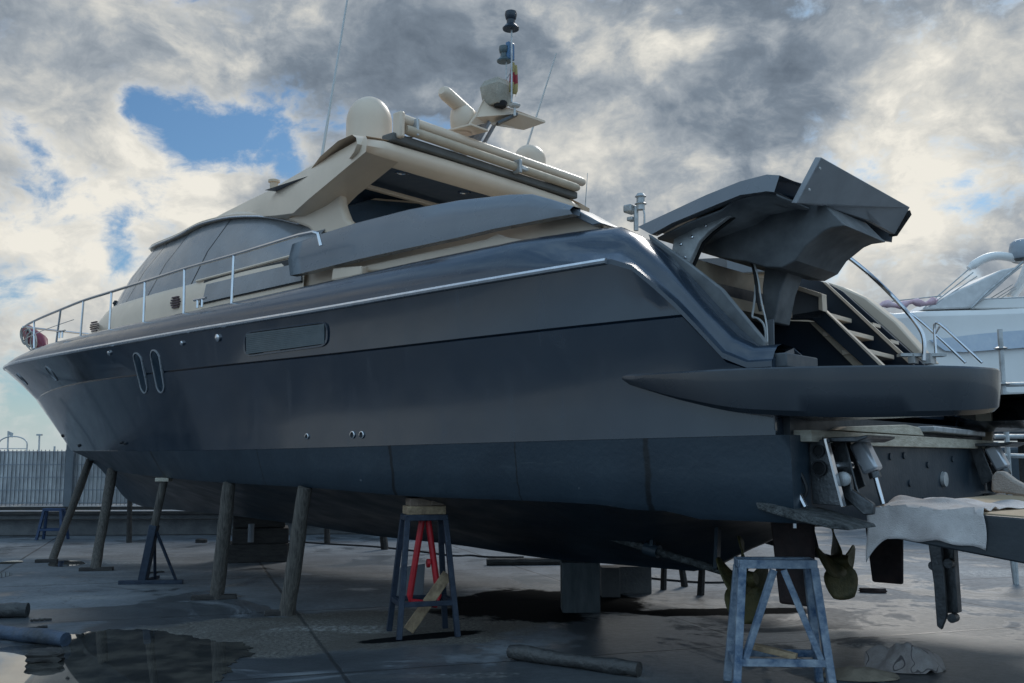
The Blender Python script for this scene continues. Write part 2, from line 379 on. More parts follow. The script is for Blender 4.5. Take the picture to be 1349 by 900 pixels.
# ---- hull fittings
def disc_on_hull(name, x, y, rx, rz, m, proud=.008, parent=boat, seg=24, ring=None, lean=0.):
    p, n = HUn(x, y); t = Vector((n.y, -n.x, 0)).normalized(); b = Vector((0, -n.z/max(.2, n.y), 1)).normalized()
    def rr(s, o): # superellipse/stadium loop
        out = []
        for k in range(seg):
            a = 2*math.pi*k/seg; ca, sa = math.cos(a), math.sin(a)
            if rz > rx*1.5: x_ = ca*rx*s; z_ = sa*rx*s+(rz-rx)*(1 if sa >= 0 else -1); x_ += z_*lean
            else: x_ = ca*rx*s; z_ = sa*rz*s
            out.append(p+t*x_+b*z_+n*o)
        return out
    q = MB()
    def fit(loop, o):
        out = []
        for c_ in loop:
            h = BV[0].find_nearest(c_); h2 = BV[1].find_nearest(c_)
            if h2[0] is not None and h2[3] < h[3]: h = h2
            out.append(h[0]+n*o)
        return out
    if ring:
        w_ = .016 if rx > .05 else .008; k_ = 1+w_/rx
        q.rows([fit(rr(k_, 0), -.012), fit(rr(k_, 0), proud), fit(rr(1., 0), proud*1.2), fit(rr(1., 0), .003)], True)
        o = q.build(name, ring, parent); g = MB(); g.rows([fit(rr(1.01, 0), .004), fit(rr(.5, 0), .005), fit(rr(.05, 0), .005)], True, True); g.build('pane', m, o)
    else:
        q.rows([rr(1., -.01), rr(.97, proud), rr(.6, proud*1.5)], True, True); o = q.build(name, m, parent)
    return o
PORT = mat('port_glass', (.01, .025, .04), .1, 0, .1, 3)
RIM = mat('dull_rim', (.42, .44, .46), .3, .6, .1, 8)
disc_on_hull('porthole', 68, 492, .10, .13, PORT, .012, ring=RIM)
disc_on_hull('porthole', 29, 499, .10, .13, PORT, .012, ring=RIM)
disc_on_hull('oval_window', 187, 491, .10, .255, PORT, .012, ring=RIM)
disc_on_hull('oval_window', 209, 489, .105, .26, PORT, .012, ring=RIM)
for (x, y, r) in ((145, 465, .035), (241, 452, .03), (288, 445, .045), (83, 574, .03), (105, 587, .025), (161, 583, .02), (166, 584, .02)):
    disc_on_hull('through_hull_fitting', x, y, r, r, STEEL if y < 500 else BLACK, .02)
for (x, y, r) in ((405, 575, .022), (465, 573, .028), (477, 573, .028)): disc_on_hull('through_hull_fitting', x, y, r, r, BLACK, .012, ring=STEEL)
# louvred engine vent
vn = empty('side_vent', (0, 0, 0)); vn.parent = boat
def rrect_px(c, r, n=5):   # rounded quad, c = 4 px corners
    out = []
    for i in range(4):
        a, b, d = Vector((*c[i-1], 0)), Vector((*c[i], 0)), Vector((*c[(i+1) % 4], 0))
        p = b+(a-b).normalized()*r; q = b+(d-b).normalized()*r
        for k in range(n+1): t = k/n; out.append(tuple((p*(1-t)**2+b*2*t*(1-t)+q*t*t)[:2]))
    return out
vq = [(322, 437), (433, 423), (433, 456), (322, 471)]
o1 = [HU(x, y) for x, y in rrect_px(vq, 12)]
def inset(c, k): 
    cx = sum(p[0] for p in c)/4; cy = sum(p[1] for p in c)/4
    return [(x+(k if x < cx else -k), y+(k if y < cy else -k)) for x, y in c]
o2 = [HU(x, y) for x, y in rrect_px(inset(vq, 2.2), 10)]
off = Vector((0, .015, 0))
MB().rows([o1, [p+off for p in o1], [p+off for p in o2], [p-off for p in o2]], True).build('vent_frame', BAND, vn, smooth=30)
VENTM = mat('vent_slats', (.07, .095, .105), .45, .2, .1, 5)
MB().add([p+Vector((0, .002, 0)) for p in o2], [tuple(range(len(o2)))]).build('vent_backing', BLACK, vn)
sl = MB()
for i in range(11):
    f = (i+.5)/11; a = HU(326, lerp(440, 467, f)); b = HU(429, lerp(427, 453, f))
    aa = a+Vector((0, .008, 0)); bb = b+Vector((0, .008, 0)); m_ = []
    sl.bar(a+Vector((0, .008, 0)), b+Vector((0, .008, 0)), .018, .022, (0, 1, 0))
sl.build('vent_slats', VENTM, vn)
# ---- deck
dk = MB(); L_ = []; R_ = []
for u in us(2.2, UE['deck']-.1, 60): L_.append(Vector((u, vd(u)*.95, zd(u)-.06))); R_.append(Vector((u, -vd(u)*.95, zd(u)-.06)))
dk.rows([L_, [(a+b)/2+Vector((0, 0, .04)) for a, b in zip(L_, R_)], R_]); dk.build('deck', CREAMD, boat)
# ---- cabin
CE = 15.0; GE = 13.75; RE = 12.35
def VCB(u): return 1.86*taper(u, 7.5, CE, 2.3, .7)
def VGB(u): return 1.74*taper(u, 7., GE, 2.3, .65)
def VRE(u): return 1.42*taper(u, 7., RE, 2.6, .6)
K_g = line([(183, 393), (266, 371), (385, 339), (422, 330)], VGB, 13.3, end=(GE, 4.18))
K_e = line([(240, 312), (267, 298), (297, 290), (341, 287), (371, 290), (400, 297)], VRE, 12, end=(RE, 5.02))
print('glass', K_g, 'edge', K_e)
def zg(u): return spl(K_g, u)
def ze(u): return spl(K_e, u)
def crow(ue, vf, zf, ua, sg, n=70, dv=0, dz=0): return [Vector((u, sg*max(0, (vf(u)+dv) if u < ue-.02 else 0), zf(u)+dz)) for u in us(ua, ue, n)]
cb = MB(); rf = MB(); gl = {}
for sg in (1, -1):
    base = crow(CE, VCB, lambda u: min(zd(u), 3.9)-.06, 6.05, sg); g = crow(GE, VGB, zg, 6.05, sg); e = crow(RE, VRE, ze, 6.05, sg)
    g2 = [p+Vector((0, -sg*.03, .012)) for p in g]
    cb.rows([base, mid(base, g, .55, .05, sg), mid(base, g, .9, .03, sg), g, g2])
    eo = crow(RE+.06, lambda u: VRE(u)+.06, ze, 6.05, sg, dz=.0); eu = [p+Vector((0, 0, .045)) for p in eo]
    cr = [Vector((p.x, p.y*.55, p.z+.30*min(1, max(0, (RE-p.x)/4.5))+.05)) for p in eo]; cc = [Vector((p.x, 0, p.z+.40*min(1, max(0, (RE-p.x)/4.5))+.06)) for p in eo]
    rf.rows([e, eo, eu, mid(eu, cr, .5, .03, sg), cr, cc])
    # glazing in panes: slices along the same stations
    n = len(g); cuts = [0, 26, 38, 47, 54, 60, 65, 70]
    for a, b in zip(cuts, cuts[1:]):
        w = MB(); gg = g2[a:b+1]; ee = e[a:b+1]
        ins = lambda rr: [rr[0].lerp(rr[1], .12)]+rr[1:-1]+[rr[-1].lerp(rr[-2], .12)]
        w.rows([ins(gg), ins(mid(gg, ee, .5, .05, sg)), ins(ee)]); gl[(sg, a)] = w
    fr = MB(); fr.rows([[p+Vector((-.02, -sg*.03, 0)) for p in g2], [p+Vector((-.02, -sg*.03, 0)) for p in mid(g2, e, .5, .045, sg)], [p+Vector((-.02, -sg*.03, 0)) for p in e]])
    fr.build('window_surround', BLACK, boat)
cb.build('cabin', CREAM, boat, smooth=50); rf.build('cabin_roof', CREAM, boat, smooth=50)
for w in gl.values(): w.build('window', GLASS, boat)
# bright window rim along the roof edge
MB().tube([Vector((u, VRE(u)+.075, ze(u)+.005)) for u in us(6.1, 11.6, 50)], .012, 6).build('window_rim', CHROME, boat)
def panel(name, px, v, thick, m, parent=boat, bevel=.0, smooth=30):
    vs = v if isinstance(v, (list, tuple)) else [v]*len(px)
    pts = [U(x, y, vv) for (x, y), vv in zip(px, vs)]
    q = MB(); q.prism(pts, (0, -thick, 0)); return q.build(name, m, parent, bevel=bevel, smooth=smooth)
# lower side window
def cabv(u, z): 
    a, b = zd(u)-.06, zg(u); t = max(0, min(1, (z-a)/(b-a))); return lerp(VCB(u), VGB(u), t)+.05*math.sin(math.pi*t)
_t = [bvh_of(cb), bvh_of(fr)]; _gl = MB()
for w_ in gl.values(): _gl.add([Vector(p) for p in w_.v], w_.f)
_t.append(bvh_of(_gl))
def CU(x, y, off=0):
    d = (U(x, y, 1.)-CAMB).normalized(); best = None
    for t in _t:
        h = t.ray_cast(CAMB, d)
        if h[0] is not None and (best is None or h[3] < best[3]): best = h
    if best is None: return U(x, y, 1.76)+Vector((0, off, 0))
    return best[0]-d*off*1.2+Vector((0, off, 0))
lw = MB(); P = [CU(*q, .012) for q in ((263, 402), (270, 370), (385, 341), (398, 337), (398, 372), (380, 376))]
lw.prism(P, (0, -.03, 0)); lwo = lw.build('side_window', BLACK, boat)
lw = MB(); P = [CU(*q, .017) for q in ((268, 399), (273, 375), (384, 349), (398, 346), (398, 370), (380, 374))]
lw.prism(P, (0, -.02, 0)); lw.build('pane', GLASS, lwo)
MB().tube([CU(262, 371, .03), CU(300, 361, .03), CU(345, 349, .03), CU(390, 337, .03)], .018, 6).build('window_visor', CREAM, boat)
# cabin louvres
for cx_, cy_, sc_ in ((232, 398, 1.), (125, 430, .85)):
    o = MB()
    for k in range(5):
        y = cy_-6*sc_+k*3.2*sc_; ln = (4, 5.2, 5.8, 5.2, 4)[k]*sc_
        o.bar(CU(cx_-ln, y+ln*.22, .01), CU(cx_+ln, y-ln*.22, .01), .02, .026, (0, 1, 0))
    o.build('cabin_vent', mat('louvre_maroon', (.06, .03, .04), .5), boat)
# ---- arch legs and hardtop
ar = MB()
rowsA = [[(250, 305), (296, 280), (330, 263), (357, 250), (385, 233), (420, 213), (450, 197), (482, 179)],
         [(272, 299), (318, 283), (345, 274), (372, 258), (398, 240), (430, 219), (458, 202), (484, 184)],
         [(295, 292), (335, 286), (362, 284), (386, 281), (407, 262), (430, 243), (455, 222), (482, 200)],
         [(318, 289), (350, 288), (386, 290), (408, 286), (430, 272), (440, 260), (449, 251), (502, 207)]]
vA = [[.95, 1.15, 1.3, 1.4, 1.5, 1.62, 1.75, 1.88], [1.15, 1.35, 1.5, 1.6, 1.7, 1.8, 1.86, 1.95], [1.25, 1.42, 1.6, 1.7, 1.78, 1.84, 1.9, 1.95], [1.3, 1.4, 1.48, 1.5, 1.55, 1.6, 1.6, 1.75]]
for sg in (1, -1):
    rr = [[U(x, y, v) for (x, y), v in zip(r, vv)] for r, vv in zip(rowsA, vA)]
    rr = [[Vector((p.x, p.y*sg, p.z)) for p in r] for r in rr]
    rr.append([p-Vector((0, sg*.25, 0)) for p in rr[-1]])
    a_ = MB(); a_.rows(rr); a_.build('arch_leg', CREAM, boat, smooth=28)
    f_ = MB(); pl = [U(x, y, 1.56) for x, y in ((376, 288), (404, 276), (428, 262), (447, 254), (450, 272), (456, 288), (468, 299), (450, 308), (420, 316), (405, 300))]
    pl = [Vector((p.x, p.y*sg, p.z)) for p in pl]; f_.prism(pl, (0, -sg*.12, 0)); f_.build('arch_foot', CREAM, boat, bevel=.04, seg=3)
r0_ = [U(x, y, v) for (x, y), v in zip(rowsA[0], vA[0])]
ff = MB(); ff.rows([[Vector((p.x, p.y*k, p.z+.10*(1-k*k)*min(1, max(.0, 1.)))) for p in r0_] for k in (1, .8, .5, .2, 0, -.2, -.5, -.8, -1)]); ff.build('roof_fairing', CREAM, boat, smooth=60)
ua = 4.93; zt_ = 5.06
def hrow(z, du, ve, dzc=0.): # transverse row at the hardtop's aft edge, rounded corners
    out = []
    for k in range(25):
        t = -1+2*k/24; v = ve*t; out.append(Vector((ua+du+.18*max(0, abs(t)-.85)/.15*.5, v, z+dzc*(1-t*t))))
    return out
zb_ = 4.86
hr = [hrow(4.95, 1.6, 1.5, .1), hrow(5.06, .9, 1.76, .1), hrow(5.12, .45, 1.86, .09), hrow(5.10, .12, 1.93, .04), hrow(5.03, .0, 1.97, .03), hrow(4.95, -.03, 1.98, .02), hrow(4.88, .03, 1.97, .01), hrow(4.84, .16, 1.93, .0)]
htp = MB(); htp.rows(hr); htp.build('hardtop', CREAM, boat, smooth=60)
ce = MB(); ce.rows([hrow(4.84, .16, 1.93), hrow(4.87, .2, 1.8), hrow(4.90, 1.2, 1.7), hrow(4.93, 2.2, 1.62)]); ce.build('ceiling', CEIL, boat)
for x, y in ((530, 225), (612, 251)):
    p = U(x, y, 0); 
    for v in [k*.02-2 for k in range(200)]:
        p = U(x, y, v)
        if abs(p.z-4.885) < .012: break
    l = MB(); l.lathe([(.085, .0), (.085, -.015), (.06, -.02), (.055, -.008)], (p.x, p.y, 4.885), 18); l.build('ceiling_light', STEEL, boat)
# cockpit: aft bulkhead (blue-dark cover), curtain rail, sole
bk = MB(); bk.prism([Vector((6.15, -1.75, 3.4)), Vector((6.15, 1.52, 3.4)), Vector((6.15, 1.52, 4.93)), Vector((6.15, -1.75, 4.95))], (.04, 0, 0)); bk.build('cockpit_bulkhead', NAVY, boat)
MB().bar((5.72, 1.52, 4.78), (5.95, -1.6, 4.84), .07, .05).build('curtain_rail', CREAM, boat, bevel=.01)
MB().box((5.68, 1.5, 4.72), (.12, .06, .09)).build('rail_bracket', CREAM, boat, bevel=.01)
MB().box((3.6, 0, 3.0), (4.6, 3.6, .1)).build('cockpit_sole', CREAMD, boat)
# ---- big grey side wing
for sg in (1, -1):
    top = [(385, 322), (400, 317), (422, 309), (470, 294), (537, 277), (603, 265), (670, 257.5), (700, 257), (725, 264), (754, 273)]
    bot = [(382, 363), (398, 360), (422, 354), (470, 342), (537, 327), (603, 313), (648, 302), (690, 294), (725, 287), (754, 282)]
    T = [U(x, y, 1.98) for x, y in top]; Bm = [U(x, y, 2.04) for x, y in bot]
    T = [Vector((p.x, p.y*sg, p.z)) for p in T]; Bm = [Vector((p.x, p.y*sg, p.z)) for p in Bm]
    i_ = Vector((0, -sg*.10, 0)); w = MB()
    Mi = [a.lerp(b, .5)+Vector((0, sg*.035, 0)) for a, b in zip(T, Bm)]
    Tp = [p+Vector((0, -sg*.02, .012)) for p in T]
    loop = [Bm, Mi, T, Tp, [p+i_ for p in Tp], [p+i_ for p in Bm], Bm]
    w.rows(loop); w.rows([[r[0] for r in loop[:-1]], [r[0]+Vector((.004, 0, 0)) for r in loop[:-1]]], True, True); w.build('side_wing', GREY, boat, smooth=40)
    # wing tip going down to the gunwale, and coaming below it
    q = MB(); pts = [U(x, y, v) for x, y, v in ((700, 257, 1.9), (754, 273, 1.9), (792, 294, 1.9), (780, 297, 1.9), (754, 284, 1.9), (700, 290, 1.9))]
    q.prism([Vector((p.x, p.y*sg, p.z)) for p in pts], (0, -sg*.3, 0)); q.build('wing_tip', GREY, boat, bevel=.01)
    q = MB(); pts = [U(x, y, 1.80) for x, y in ((386, 392), (386, 362), (474, 343), (560, 322), (648, 300), (700, 288), (754, 278), (790, 294), (790, 320), (650, 335), (560, 352))]
    q.prism([Vector((p.x, p.y*sg, p.z)) for p in pts], (0, -sg*.06, 0)); q.build('cockpit_coaming', CREAM, boat, bevel=.01)
    q = MB(); pts = [U(x, y, 1.92) for x, y in ((478, 358), (478, 350), (640, 315), (655, 308), (664, 312), (692, 316), (692, 322), (560, 352))]
    q.prism([Vector((p.x, p.y*sg, p.z)) for p in pts], (0, -sg*.12, 0)); q.build('coaming_step', CREAM, boat, bevel=.015)
    q = MB(); pts = [U(x, y, 2.0) for x, y in ((436, 370), (438, 353), (476, 350), (476, 362))]
    q.prism([Vector((p.x, p.y*sg, p.z)) for p in pts], (0, -sg*.2, 0)); q.build('coaming_block', CREAM, boat, bevel=.015)
# ---- awning rolls on the hardtop
aw = empty('awning', (0, 0, 0)); aw.parent = boat
def roll(name, a, b, r, m=CREAM, par=aw):
    d = (b-a).normalized(); q = MB(); q.tube([a, a+d*.04, b-d*.1, b-d*.03, b], [r*.9, r, r, r*.9, r*.6], 16); return q.build(name, m, par)
roll('awning_roll', Vector((4.93, 1.42, 5.365)), Vector((4.93, -1.92, 5.345)), .062)
roll('awning_roll', Vector((4.87, 1.40, 5.235)), Vector((4.87, -1.72, 5.215)), .055, CREAMD)
MB().box((5.0, -.1, 5.13), (.2, 3.3, .10)).build('awning_tray', mat('tray_dark', (.10, .095, .085), .6), aw, bevel=.02)  # dark box filling the seam between awning rolls and hardtop
MB().box((4.9, 1.47, 5.27), (.14, .07, .3)).build('awning_bracket', CREAM, aw, bevel=.02)
MB().box((4.9, 1.25, 5.29), (.16, .04, .2)).build('awning_clamp', GALV, aw, bevel=.01)
MB().box((4.84, -.45, 5.22), (.12, .05, .17)).box((4.80, -.52, 5.2), (.06, .12, .05)).build('awning_clamp', GALV, aw, bevel=.01)
# ---- radomes
def dome(c, r, h, name='satellite_dome'):
    pr = [(r*.72, -.16), (r*.86, 0), (r, .02)]+[(r, h*.45)]+[(r*math.cos(a), h*.45+(h*.55)*math.sin(a)) for a in [R(10*k) for k in range(1, 9)]]+[(.01, h)]
    q = MB(); q.lathe(pr, c, 28); return q.build(name, WHITE if False else CREAM, boat, smooth=50)
dome(Vector((5.85, 1.1, 5.33)), .275, .60); dome(Vector((5.2, -1.1, 5.36)), .215, .37)
# ---- mast with wing, radar, covered lamp, signal lamps
ms = empty('mast', (0, 0, 0)); ms.parent = boat
def MP(x, y, v=0.): return U(x, y, v)
q = MB(); a0, a1 = MP(605, 186), MP(640, 154)
for v0, w_ in ((.14, .10), (-.02, .10)):
    q.bar(Vector((a0.x, v0, a0.z-.15)), Vector((a1.x+.05, v0*.6, a1.z)), .09, .16)
q.bar(MP(630, 192, -.05)-Vector((0, 0, .1)), MP(655, 158, -.05), .03, .05); q.bar(MP(622, 190, .1)-Vector((0, 0, .1)), MP(645, 160, .1), .03, .05)
q.build('mast_legs', mat('mast_grey', (.3, .33, .37), .4, .1), ms, bevel=.01)
wg = MB(); P = [MP(615, 169, .45), MP(628, 154, .35), MP(636, 134, .15), MP(683, 150, -.25), MP(719, 162, -.75), MP(690, 172, -.5), MP(655, 166, -.05), MP(640, 163, .1)]
wg.prism(P, (0, 0, .035)); wg.build('mast_wing', CREAM, ms, bevel=.01, smooth=0)
MB().bar(MP(655, 163, 0), MP(681, 151, -.2), .09, .03).build('wing_rib', BRKT, ms)
# scanner
rp = MP(610, 162, .35); 
MB().lathe([(.10, -.14), (.15, -.05), (.16, .06), (.15, .14), (.09, .2)], rp, 20).build('radar_base', CREAM, ms)
MB().bar(MP(597, 177, .35), MP(632, 168, .35), .3, .03).build('radar_shelf', CREAM, ms, bevel=.01)
a_, b_ = MP(582, 119, .75), MP(617, 150, .25)
dd = (b_-a_).normalized(); q = MB(); q.tube([a_, a_+dd*.03, a_+dd*.08, b_-dd*.08, b_], [.05, .075, .085, .085, .06], 14)
q.build('radar_scanner', CREAM, ms)
MB().lathe([(.05, 0), (.05, .12)], MP(607, 151, .35), 14).build('radar_pivot', WHITE, ms)
# covered lamp
cv = MB(); c0 = MP(655, 122, 0)
pr = []
for k in range(16):
    a = 2*math.pi*k/16; s_ = 1+.05*math.sin(5*a); pr.append((math.cos(a)*s_, math.sin(a)*s_))
def crw(sx, dz, n=4): return [c0+Vector((max(-.75*sx, min(.75*sx, x*sx*1.1)), max(-.75*sx, min(.75*sx, y*sx*1.1)), dz)) for x, y in pr]
cv.rows([crw(.13, -.17), crw(.17, -.12), crw(.20, .06), crw(.15, .14), crw(.05, .18)], True, True)
cv.build('lamp_cover', mat('lamp_cover_cloth', (.4, .37, .31), .9, 0, .2, 9, .6, 60), ms, smooth=30)
MB().lathe([(.07, -.03), (.09, .02), (.06, .06)], MP(659, 138, 0), 14).build('lamp_foot', BLACK, ms)
MB().lathe([(.015, -.1), (.015, 0), (.06, .01), (.075, .03), (.04, .055)], MP(678, 142, -.1), 16).build('gps_antenna', WHITE, ms)
MB().tube([MP(674, 135, 0), MP(674, 38, 0)], .011, 8).tube([MP(667, 105, 0), MP(667, 80, 0)], .009, 8).tube([MP(668, 103, 0), MP(675, 92, 0)], .006, 6).build('signal_pole', GALV, ms)
def lamp(x, y, s, m=BLACK):
    return MB().lathe([(.085*s, -.085*s), (.09*s, -.07*s), (.045*s, -.02*s), (.045*s, .02*s), (.055*s, .03*s), (.065*s, .075*s), (.06*s, .11*s), (.03*s, .125*s)], MP(x, y, 0), 18).build('signal_lamp', m, ms)
lamp(673, 29, 1.15, mat('dark_lamp', (.02, .03, .045), .35)); lamp(664, 73, 1., mat('pale_lamp', (.09, .12, .13), .35))
MB().box(MP(672, 68, -.05), (.06, .11, .22)).build('lamp_housing', LENSB, ms, bevel=.012)
fl = MB(); rws = []
for i in range(7):
    t = i/6; p0 = MP(lerp(674, 672, t), lerp(80, 121, t), -.02); w_ = lerp(.03, .10, min(1, t*1.3))*(1 if i < 6 else .6)
    rws.append([p0+Vector((-w_*k/5*.8, -.05*k/5-.0, -.01*k+.012*math.sin(k*2.4+i))) + Vector((.02*math.sin(k*2.2+i*.4), 0, 0)) for k in range(6)])
fl.rows(rws); fl.fm = [(0 if (i//5 in (0, 1)) else (1 if i//5 in (2, 3) else 0)) for i in range(len(fl.f))]
flo = fl.build('flag', [YELF, REDF], None, solid=.003)
for v_ in flo.data.vertices: v_.co = W(v_.co)
tag(flo, 'limp red and yellow flag hanging from the mast of the dark yacht', 'flag')
# whip antennas, horn, small camera mast
def whip(x0, y0, x1, y1, v, r=.011, vb=None): MB().tube([U(x0, y0, v), U(x1, y1, vb if vb is not None else v)], [r*1.4, r*.8], 8).build('whip_antenna', WHITE if r > .01 else GALV, boat)
whip(423, 213, 462, -28, 1.6, .013); whip(691, 203, 733, 70, -1.3, .011); whip(771, 272, 774, 228, -1.8, .005)
p = U(361, 243, .4); MB().lathe([(.06, -.16), (.06, .02), (.085, .03), (.085, .06), (.03, .08)], p, 16).build('navigation_light', CREAMD, boat)
p = U(838, 285, -1.2); cm = MB(); cm.tube([U(838, 304, -1.2), U(838, 272, -1.2)], .03, 8).tube([U(849, 302, -1.2), U(849, 282, -1.2), U(846, 270, -1.2), U(843, 262, -1.2)], .012, 8)
cmo = cm.build('light_pole', GALV, boat)
MB().box(U(831, 276, -1.2), (.12, .17, .1)).build('deck_light', GALV, cmo, bevel=.02)
MB().lathe([(.05, -.06), (.05, 0), (.075, .01), (.05, .03), (.05, .09), (.07, .1), (.04, .14)], U(844, 270, -1.2), 14).build('pole_lamp', GALV, cmo)
MB().box(U(832, 289, -1.2), (.08, .1, .05)).build('deck_light', GALV, cmo, bevel=.01)
# ---- bow rail
def VRL(u): return max(.12, VR(u)-.22)
tops = [(33, 430), (56, 418), (80, 408), (110, 396), (145, 385), (190, 371), (243, 354), (307, 336), (360, 320), (400, 308), (412, 306)]
bases = [(45, 457), (74, 450), (106, 443), (144, 434), (189, 424), (242, 412), (305, 399)]
def rail_pt(x, y): 
    u, z = solve(x, y, VRL, 18.3); return Vector((u, VRL(u), z))
RT = line(tops, VRL, 18.2); RB = line(bases, VRL, 18.2); print('rail', RT, RB)
uf = RT[-1][0]
for sg in (1, -1):
    path = [Vector((u, sg*VRL(u), spl(RT, u))) for u in [lerp(RT[0][0], uf+.1, k/40) for k in range(41)]]
    path = [Vector((RT[0][0]-.12, sg*(VRL(5)-.02), RT[0][1]-.16)), Vector((RT[0][0]-.09, sg*(VRL(5)), RT[0][1]-.03))]+path
    hr_ = MB().tube(path, .02, 8).build('handrail', STEEL, boat)
    tp_ = [(56, 418), (80, 408), (110, 396), (147, 384), (191, 371), (243, 354), (308, 336)]
    for (x, y), (x2, y2) in zip(bases, [(45, 424)]+tp_[1:]):
        a = rail_pt(x, y); b = rail_pt(x2, y2); b = Vector((b.x, b.y, spl(RT, b.x)))
        a = Vector((a.x, a.y*sg, a.z-.03)); b = Vector((b.x, b.y*sg, b.z)); MB().tube([a, b], .016, 8).build('stanchion', STEEL, hr_)
    MB().tube([Vector((u, sg*VRL(u), lerp(spl(RT, u), zd(u), .5))) for u in [lerp(11.5, uf-.2, k/20) for k in range(21)]], .006, 6).build('guard_wire', STEEL, hr_)
pf = [Vector((uf+.1, VRL(uf), spl(RT, uf))), Vector((uf+.35, 0, spl(RT, uf)+.01)), Vector((uf+.1, -VRL(uf), spl(RT, uf)))]
MB().tube(chaikin(pf, 2), .02, 8).build('handrail', STEEL, boat)
for x, y in ((87, 445), (271, 405)):
    c0 = rail_pt(x, y)+Vector((0, .08, .05)); MB().tube([c0+Vector((-.13, 0, .04)), c0+Vector((.13, 0, .04))], .016, 8).tube([c0+Vector((-.05, 0, -.06)), c0+Vector((-.05, 0, .04))], .014, 8).tube([c0+Vector((.05, 0, -.06)), c0+Vector((.05, 0, .04))], .014, 8).build('cleat', STEEL, boat)
c0 = U(152, 404, .9); MB().lathe([(.03, -.1), (.03, .03), (.05, .05), (.02, .1)], c0, 10).build('deck_fitting', BLACK, boat)
# ---- things hanging at the bow
fb = MB(); base = W(U(44, 452, .55)); pts = [W(U(x, y, .55)) for x, y in ((36, 434), (42, 443), (52, 451), (60, 461))]
fb.tube(pts, [.10, .15, .16, .05], 12); fb.build('fender_cover', MAROON, None, loc=base); o = bpy.data.objects['fender_cover']; tag(o, 'maroon fender cover bundled on the bow rail of the dark yacht', 'fender')
rc = MB()
for k in range(7):
    cx_, cy_, rx, ry = 31+2.2*k, 440+1.9*k, 4.+(k % 3), 9.+(k % 2)*3
    rc.tube([W(U(cx_+rx*math.cos(a), cy_+ry*math.sin(a), .62+.02*k)) for a in [2*math.pi*j/18 for j in range(19)]], .014, 6)
tag(rc.build('rope_coil', ROPE, None, loc=base), 'grey mooring rope looped over the bow rail in front of maroon cover', 'rope')

# ================================================================== STERN
# swim platform pod (port) with long swept tip
pl_px = [(818, 494), (900, 489), (985, 484), (1060, 482.5), (1110, 481.5), (1200, 480.5), (1270, 482), (1305, 484)]
ZP = 2.235
def atz(x, y, z): g = G(x, y, z); return B(g)
outer = [U(818, 494, 2.34), U(900, 489, 2.47), U(985, 484.5, 2.52)]
for k, p_ in enumerate(outer): print('podv', p_)
ZP = 2.19
outer += [atz(x, y, lerp(outer[2].z, ZP, min(1, k/3))) for k, (x, y) in enumerate(pl_px[3:])]
print('pod', outer)
tip = outer[-1]
outer += [tip+Vector((-.02, -.16, 0)), tip+Vector((.05, -.36, 0)), tip+Vector((.25, -.5, 0))]
outer = chaikin(outer, 2)
thk = []; L0 = 0
cum = [0]
for a, b in zip(outer, outer[1:]): cum.append(cum[-1]+(b-a).length)
prof = [(0, .07), (.25, .13), (.6, .21), (1.2, .31), (1.8, .335), (2.6, .31), (3.2, .25), (3.9, .22), (9, .21)]
ctr = Vector((.6, 1.3, 0))
rws = [[] for _ in range(9)]
for p, s_ in zip(outer, cum):
    h = spl(prof, s_); inn = (ctr-Vector((p.x, p.y, 0))).normalized(); inn = Vector((inn.x, inn.y, 0))
    for k, (di, dz) in enumerate(((.5, .0), (.10, .0), (.012, -.0), (.0, -.012), (0, -.03), (.004, -.55*h), (.02, -.90*h), (.05, -h), (.7, -h-.0))):
        dzz = dz if k < 5 else dz
        if h < .12 and k in (3, 4): dzz = -h*(.2 if k == 3 else .45)
        rws[k].append(p+inn*di+Vector((0, 0, dzz)))
POD = mat('platform_paint', (.016, .023, .032), .28, 0, .12, 1.5, coat=.45)
sp = MB(); sp.rows(rws)
for sg in (1, -1):
    rr = [[Vector((p.x, p.y*sg, p.z)) for p in r] for r in rws]
    s_ = MB(); s_.rows(rr); n = len(rr[0])
    s_.add([p for p in rr[0]], [tuple(range(n))]); s_.add([p for p in rr[-1]], [tuple(range(n))])
    s_.build('swim_platform', POD, boat, smooth=32)
# lamp-like bright cap at tip end, pad under the quarter
MB().box((.17, 1.98, 2.28), (.3, .5, .10)).build('quarter_pad', mat('pad_grey', (.06, .07, .08), .5), boat, bevel=.01)
MB().box((.3, 0, 1.83), (.5, 4.3, .16)).build('transom_shelf', SLATE, boat)
# aft face structure between boot line and garage floor
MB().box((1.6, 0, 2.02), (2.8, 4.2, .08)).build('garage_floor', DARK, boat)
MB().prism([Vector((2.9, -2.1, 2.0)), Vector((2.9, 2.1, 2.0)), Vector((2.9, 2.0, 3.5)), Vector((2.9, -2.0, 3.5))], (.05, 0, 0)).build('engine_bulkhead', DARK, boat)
# sloping inner cheek of the port quarter
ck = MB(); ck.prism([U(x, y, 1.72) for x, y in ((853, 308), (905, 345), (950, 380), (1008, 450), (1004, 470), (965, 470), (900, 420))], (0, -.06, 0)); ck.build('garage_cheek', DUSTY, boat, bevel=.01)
ck = MB(); ck.prism([U(x, y, 1.5) for x, y in ((855, 310), (905, 345), (960, 395), (1010, 470), (1010, 482), (940, 482), (880, 420))], (0, -.03, 0)); ck.build('garage_cheek', DARK, boat)
